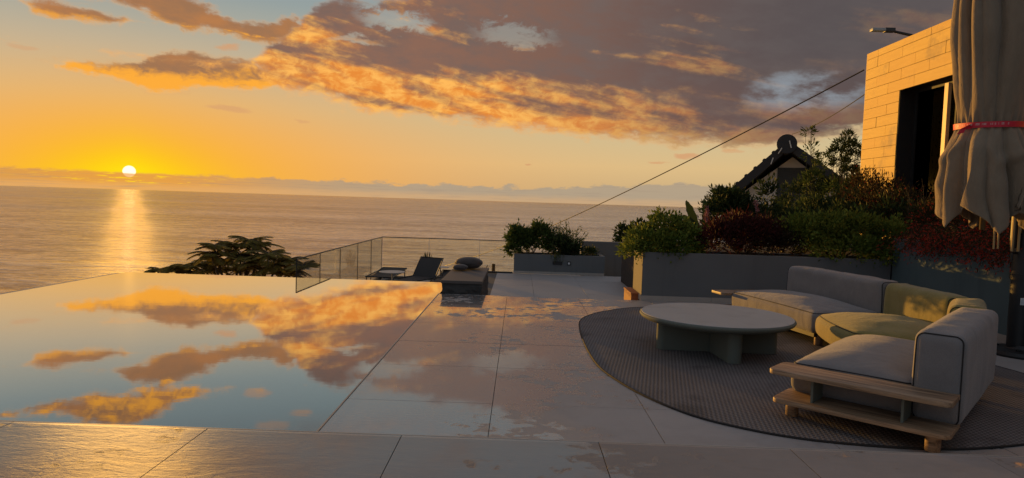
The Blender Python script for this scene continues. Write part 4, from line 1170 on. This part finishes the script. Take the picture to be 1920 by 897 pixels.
bush('conifer', 'small tiered conifer standing beside the corner of the stone house', 'tree',
     [(7.80, 16.2, 3.16, .13, .13, .06), (7.72, 16.2, 3.0, .24, .2, .05), (7.92, 16.2, 2.9, .22, .2, .05), (7.62, 16.2, 2.76, .27, .22, .06), (7.98, 16.2, 2.7, .20, .2, .06), (7.78, 16.2, 2.55, .36, .25, .06), (7.85, 16.2, 2.3, .33, .25, .09)],
     90, 2600, .095, .026, 'dark leaf', .038, (7.8, 16.2, -.5), up=.5, stems=26, stem_r=.012)
bush('dark_shrub', 'low dark hedge plants filling the bed below the gabled house', 'shrub',
     [(5.6, 12.4, .95, .6, .4, .45), (6.2, 12.6, 1.2, .5, .4, .5), (6.7, 13.3, 1.5, .45, .4, .5), (4.4, 10.9, .95, .5, .3, .35), (5.2, 10.7, 1.0, .6, .3, .42), (5.9, 10.6, 1.1, .5, .35, .4)], 220, 9000, .08, .03, 'dark leaf', .06, (5.6, 11.6, .58), up=.4)
bush('dark_shrub', 'rounded dark tree crown between the gabled roof and the conifer', 'shrub',
     [(7.35, 16.6, 2.0, .30, .3, .28), (7.75, 16.6, 1.6, .5, .4, .6), (7.0, 16.6, 1.5, .6, .4, .55)], 110, 3000, .10, .04, 'dark leaf', .06, (7.4, 16.6, -.5), up=.4, stem_r=.02)
wispy('wispy_shrub', 'thin twiggy shrub standing in front of the sunlit stone blocks', 'shrub', [(5.95, 9.9, .93), (6.2, 10.1, .93), (6.4, 10.6, .93)], 70, 1.15, .5, (-.05, .0, 1.0), 'russet leaf', 26, .045, .006, None, droop=.3, r=.0035)
wispy('hanging_shrub', 'drooping fine stemmed shrub with red flowers hanging over the blue grey wall', 'shrub',
      [(5.5, 7.4, .95), (5.5, 7.9, .95), (5.5, 8.4, .95), (5.52, 8.8, .95), (5.5, 6.8, .95), (5.5, 6.2, .95)], 380, .78, .5, (-.75, -.1, .75), 'russet leaf', 24, .05, .010, ('red flower', 12, .04, .014, .85), droop=2.0, r=.0025)
bush('russet_shrub', 'low tangled shrub with red blooms on top of the blue grey wall', 'shrub',
     [(5.9, 9.3, 1.2, .5, .5, .30), (5.8, 8.5, 1.15, .45, .5, .28), (5.8, 7.7, 1.12, .4, .5, .26), (5.8, 6.9, 1.1, .4, .5, .25), (6.4, 9.6, 1.35, .45, .5, .35)], 260, 9000, .055, .014, 'russet leaf', .06, (5.9, 8.3, .93), None, ('red flower', 1500, .036, .02), up=.3)
# banana leaves
t = thing('banana_plant', 'broad dark banana leaves rising behind the left planter shrub', 'plant')
def blade(p0, p1, p2, w, n=12):
    p0, p1, p2 = map(Vector, (p0, p1, p2)); vs = []; fs = []
    for i in range(n + 1):
        s = i / n; q = p0 * (1 - s) ** 2 + p1 * 2 * s * (1 - s) + p2 * s * s; d = ((p1 - p0) * (1 - s) + (p2 - p1) * s).normalized()
        sd_ = d.cross(Vector((.2, -1, .1))).normalized(); ww = w * math.sin(math.pi * min(1, s * .92 + .06)) ** .6 * (1 + .12 * math.sin(i * 2.3))
        vs += [q - sd_ * ww + Vector((0, .03, -.02)), q, q + sd_ * ww + Vector((0, .03, -.02))]
    for i in range(n): a = i * 3; fs += [(a, a + 1, a + 4, a + 3), (a + 1, a + 2, a + 5, a + 4)]
    return MB().add(vs, fs)
for a in (((3.0, 11.0, .8), (2.85, 11.0, 1.25), (2.72, 10.95, 1.46), .075), ((3.05, 11.0, .8), (2.85, 11.0, 1.1), (2.66, 10.9, 1.22), .085), ((3.05, 11.1, .8), (3.15, 11.1, 1.3), (3.05, 11.1, 1.5), .07), ((3.0, 11, .8), (3.2, 11, 1.1), (3.4, 11, 1.2), .07)):
    blade(*a).build('leaf', 'banana leaf', t, smooth=True)
MB().tube([(3.03, 11.05, .5), (3.02, 11.03, .85)], .05, 8).build('stem', 'banana leaf', t)
rebase(t, (3.03, 11.05, .58))
def spikes(label, pts_):
    t = thing('flower_spike', label, 'flower', (0, 0, 0), 0, 'pink flower spikes')
    P, A = [], []; st = MB()
    for (x, y, z, h, lx) in pts_:
        st.tube([(x, y, z - .45), (x + lx * .5, y, z), (x + lx, y, z + h)], .004, 4)
        for _ in range(150):
            s = nr.random(); P.append((x + lx * (.5 + .5 * s) + nr.normal() * .012, y + nr.normal() * .012, z + h * s)); A.append((nr.normal(), nr.normal(), nr.normal() * .5 + .3))
    st.build('stem', 'twig', t); leaf_obj('petals', leaves(np.array(P), np.array(A), .026, .014), 'pink flower', t)
    return rebase(t, (pts_[0][0], pts_[0][1], pts_[0][2] - .4))
spikes('pink flower spikes beside the banana leaves', [(3.05, 10.6, 1.15, .22, -.10), (2.95, 10.5, 1.12, .14, -.03)])
spikes('small pink flower spikes in front of the dark shrub', [(3.8, 10.6, 1.30, .18, -.08), (3.4, 10.6, 1.18, .10, -.06)])
# low planter at the sea edge
bush('leafy_shrub', 'round green shrub at the left end of the low sea edge planter', 'shrub',
     [(.10, 16.1, .40, .30, .22, .24), (.50, 16.1, .45, .32, .24, .27), (-.08, 16.05, .52, .17, .17, .16), (.45, 16.1, .66, .16, .15, .12), (-.12, 16.0, .20, .12, .15, .1)], 130, 5200, .085, .042, 'mid leaf', .055, (.3, 16.1, .05), 'plants in the low planter')
bush('leafy_shrub', 'darker low shrub in the middle of the low sea edge planter', 'shrub',
     [(.95, 16.1, .30, .32, .22, .20), (1.25, 16.1, .22, .2, .2, .12)], 70, 3200, .08, .032, 'dark leaf', .06, (.95, 16.1, .05), 'plants in the low planter')
wispy('wispy_shrub', 'tall thin twiggy plant standing up from the low sea edge planter', 'shrub', [(1.0, 16.1, .1), (1.25, 16.1, .1)], 60, 1.0, .5, (.08, 0, 1), 'mid leaf', 26, .085, .016, None, droop=.12, r=.006)
wispy('trailing_plant', 'trailing fern hanging over the front of the low planter', 'plant', [(.95, 15.86, .12)], 12, .42, .3, (0, -.9, .4), 'mid leaf', 18, .05, .012, None, droop=3.0, r=.004)
bush('leafy_shrub', 'small dark mound of leaves at the right end of the low planter', 'shrub', [(1.72, 16.1, .15, .18, .16, .09)], 26, 900, .05, .018, 'dark leaf', .04, (1.72, 16.1, .05), 'plants in the low planter')
bush('small_tree', 'small round leaved tree growing beyond the grey garden wall', 'tree',
     [(2.98, 19, .50, .18, .2, .20), (3.38, 19, .60, .24, .2, .24), (3.1, 19, .2, .35, .2, .2), (3.65, 19, .4, .15, .2, .2)], 52, 1100, .12, .06, 'dark leaf', .06, (3.2, 19, -1.2), up=.3, stem_r=.012, stems=22)
# spiky plant and post beyond the far railing
t = thing('agave', 'spiky agave silhouette beyond the glass behind the raised lounger', 'plant')
for k in range(14):
    a = (k - 6.5) / 6.5 * .75; y_ = 19.0 + nr.normal() * .08
    L_ = .34 * (1 - .35 * abs(a)); x0 = -2.60
    MB().tube([(x0 + .05 * a, y_, -.72), (x0 + math.sin(a) * L_ * .6, y_, -.66 + math.cos(a) * L_ * .9), (x0 + math.sin(a) * L_ * 1.1, y_, -.64 + math.cos(a) * L_ * 1.45)], [.03, .026, .003], 5).build('leaf', 'dark leaf', t)
MB().tube([(-2.60, 19, -1.9), (-2.60, 19, -.66)], .05, 7).build('stem', 'bark', t)
rebase(t, (-2.60, 19, -1.7))
t = thing('fence_post', 'dark post with bare twigs beyond the far glass railing', 'post')
MB().tube([(-.70, 19, -2.0), (-.70, 19, -.46)], .05, 8).build('post', 'bark', t)
for q_ in ([(-.74, 19, -.75), (-.95, 19, -.62), (-1.1, 19, -.66)], [(-.9, 19, -1.0), (-.94, 19, -.64), (-.86, 19, -.50)], [(-.78, 19, -.72), (-1.3, 19, -.8)]): MB().tube(q_, .011, 5).build('twig', 'twig', t)
rebase(t, (-.70, 19, -1.7))

# feathery tree below the pool
def frond(p0, d, L, P, A, rib, droop=.5, nl=30, W=.5):
    q = Vector(p0); d = Vector(d).normalized(); pts = [q.copy()]; k = 7
    for j in range(k): d = (d + Vector((0, 0, -droop / k))).normalized(); q = q + d * L / k; pts.append(q.copy())
    rib.tube(pts, [.012 * (1 - .8 * j / k) for j in range(k + 1)], 4)
    for a in range(nl):
        s = (a + .5) / nl * (k - .01); j = int(s); pp = pts[j].lerp(pts[j + 1], s - j); ax = (pts[j + 1] - pts[j]).normalized()
        sd_ = ax.cross(Vector((0, 0, 1))).normalized(); w = math.sin(math.pi * min(1, (a + 1) / nl * .9 + .08)) ** .7
        for sg in (-1, 1):
            v = sd_ * sg + ax * .55 + Vector((0, 0, -.15))
            P.append((tuple(pp), tuple(v), w))
def fern_tree(label, x, y, z0, tips, name='feathery_tree'):
    t = thing(name, label, 'tree')
    tr = MB(); rib = MB(); P = []; A = []
    tr.tube([(x, y, z0), (x + .1, y, z0 + .6), (x, y, z0 + 1.2)], [.14, .11, .09], 8)
    for (tx_, ty_, tz_, Ln, nfr) in tips:
        tr.tube([(x, y, z0 + 1.1), ((x + tx_) / 2, (y + ty_) / 2, (z0 + 1.1 + tz_) / 2 - .12), (tx_, ty_, tz_ - .04)], [.06, .04, .022], 6)
        nfr = int(nfr * 1.8)
        for k in range(nfr):
            a = 2 * math.pi * k / nfr + nr.uniform(-.3, .3)
            frond((tx_, ty_, tz_), (math.cos(a), math.sin(a), nr.uniform(.0, .75)), Ln * nr.uniform(.75, 1.15), P, A, rib, nr.uniform(.5, 1.2))
    tr.build('trunk', 'bark', t); rib.build('branch', 'bark', t)
    n = len(P); pp = np.array([p[0] for p in P]); ax = np.array([p[1] for p in P]); w = np.array([p[2] for p in P])
    ax = norm(ax); up = np.tile([0, 0, 1.0], (n, 1)); S = norm(np.cross(ax, up))
    L = (.19 * w)[:, None] * nr.uniform(.8, 1.15, (n, 1)); W = (.013)
    v = np.stack([pp, pp + ax * L * .5 + S * W, pp + ax * L + up * -.02, pp + ax * L * .5 - S * W], 1).reshape(-1, 3)
    leaf_obj('foliage', v, 'tree frond', t)
    return rebase(t, (x, y, z0))
import random as _r
tips = []
D = 17.0
def pt(px, py, yy): return ((px - 975) / 1250 * yy, yy, EYE - (py - (378 + (px - 960) * .0315)) / 1250 * yy)
for px, py, Ln, nf in ((468, 452, .55, 9), (485, 462, .6, 9), (440, 462, .55, 9), (400, 462, .45, 8), (395, 478, .6, 8), (505, 478, .65, 9), (450, 480, .7, 10), (478, 492, .75, 10), (420, 492, .75, 10), (380, 497, .6, 8), (520, 497, .65, 8), (545, 488, .5, 8), (568, 500, .45, 8), (352, 502, .5, 8), (325, 506, .42, 7), (460, 505, .8, 10), (500, 508, .7, 8), (400, 508, .7, 8), (550, 508, .5, 8), (540, 512, .5, 7), (340, 512, .5, 7), (292, 508, .3, 6)):
    yy_ = 17 + nr.uniform(-.6, .6); x_, _, z_ = pt(px, py, yy_); tips.append((x_, yy_, z_, Ln, nf))
fern_tree('dark feathery leaved tree rising behind the far pool edge', -7.2, 17.2, -3.4, tips)
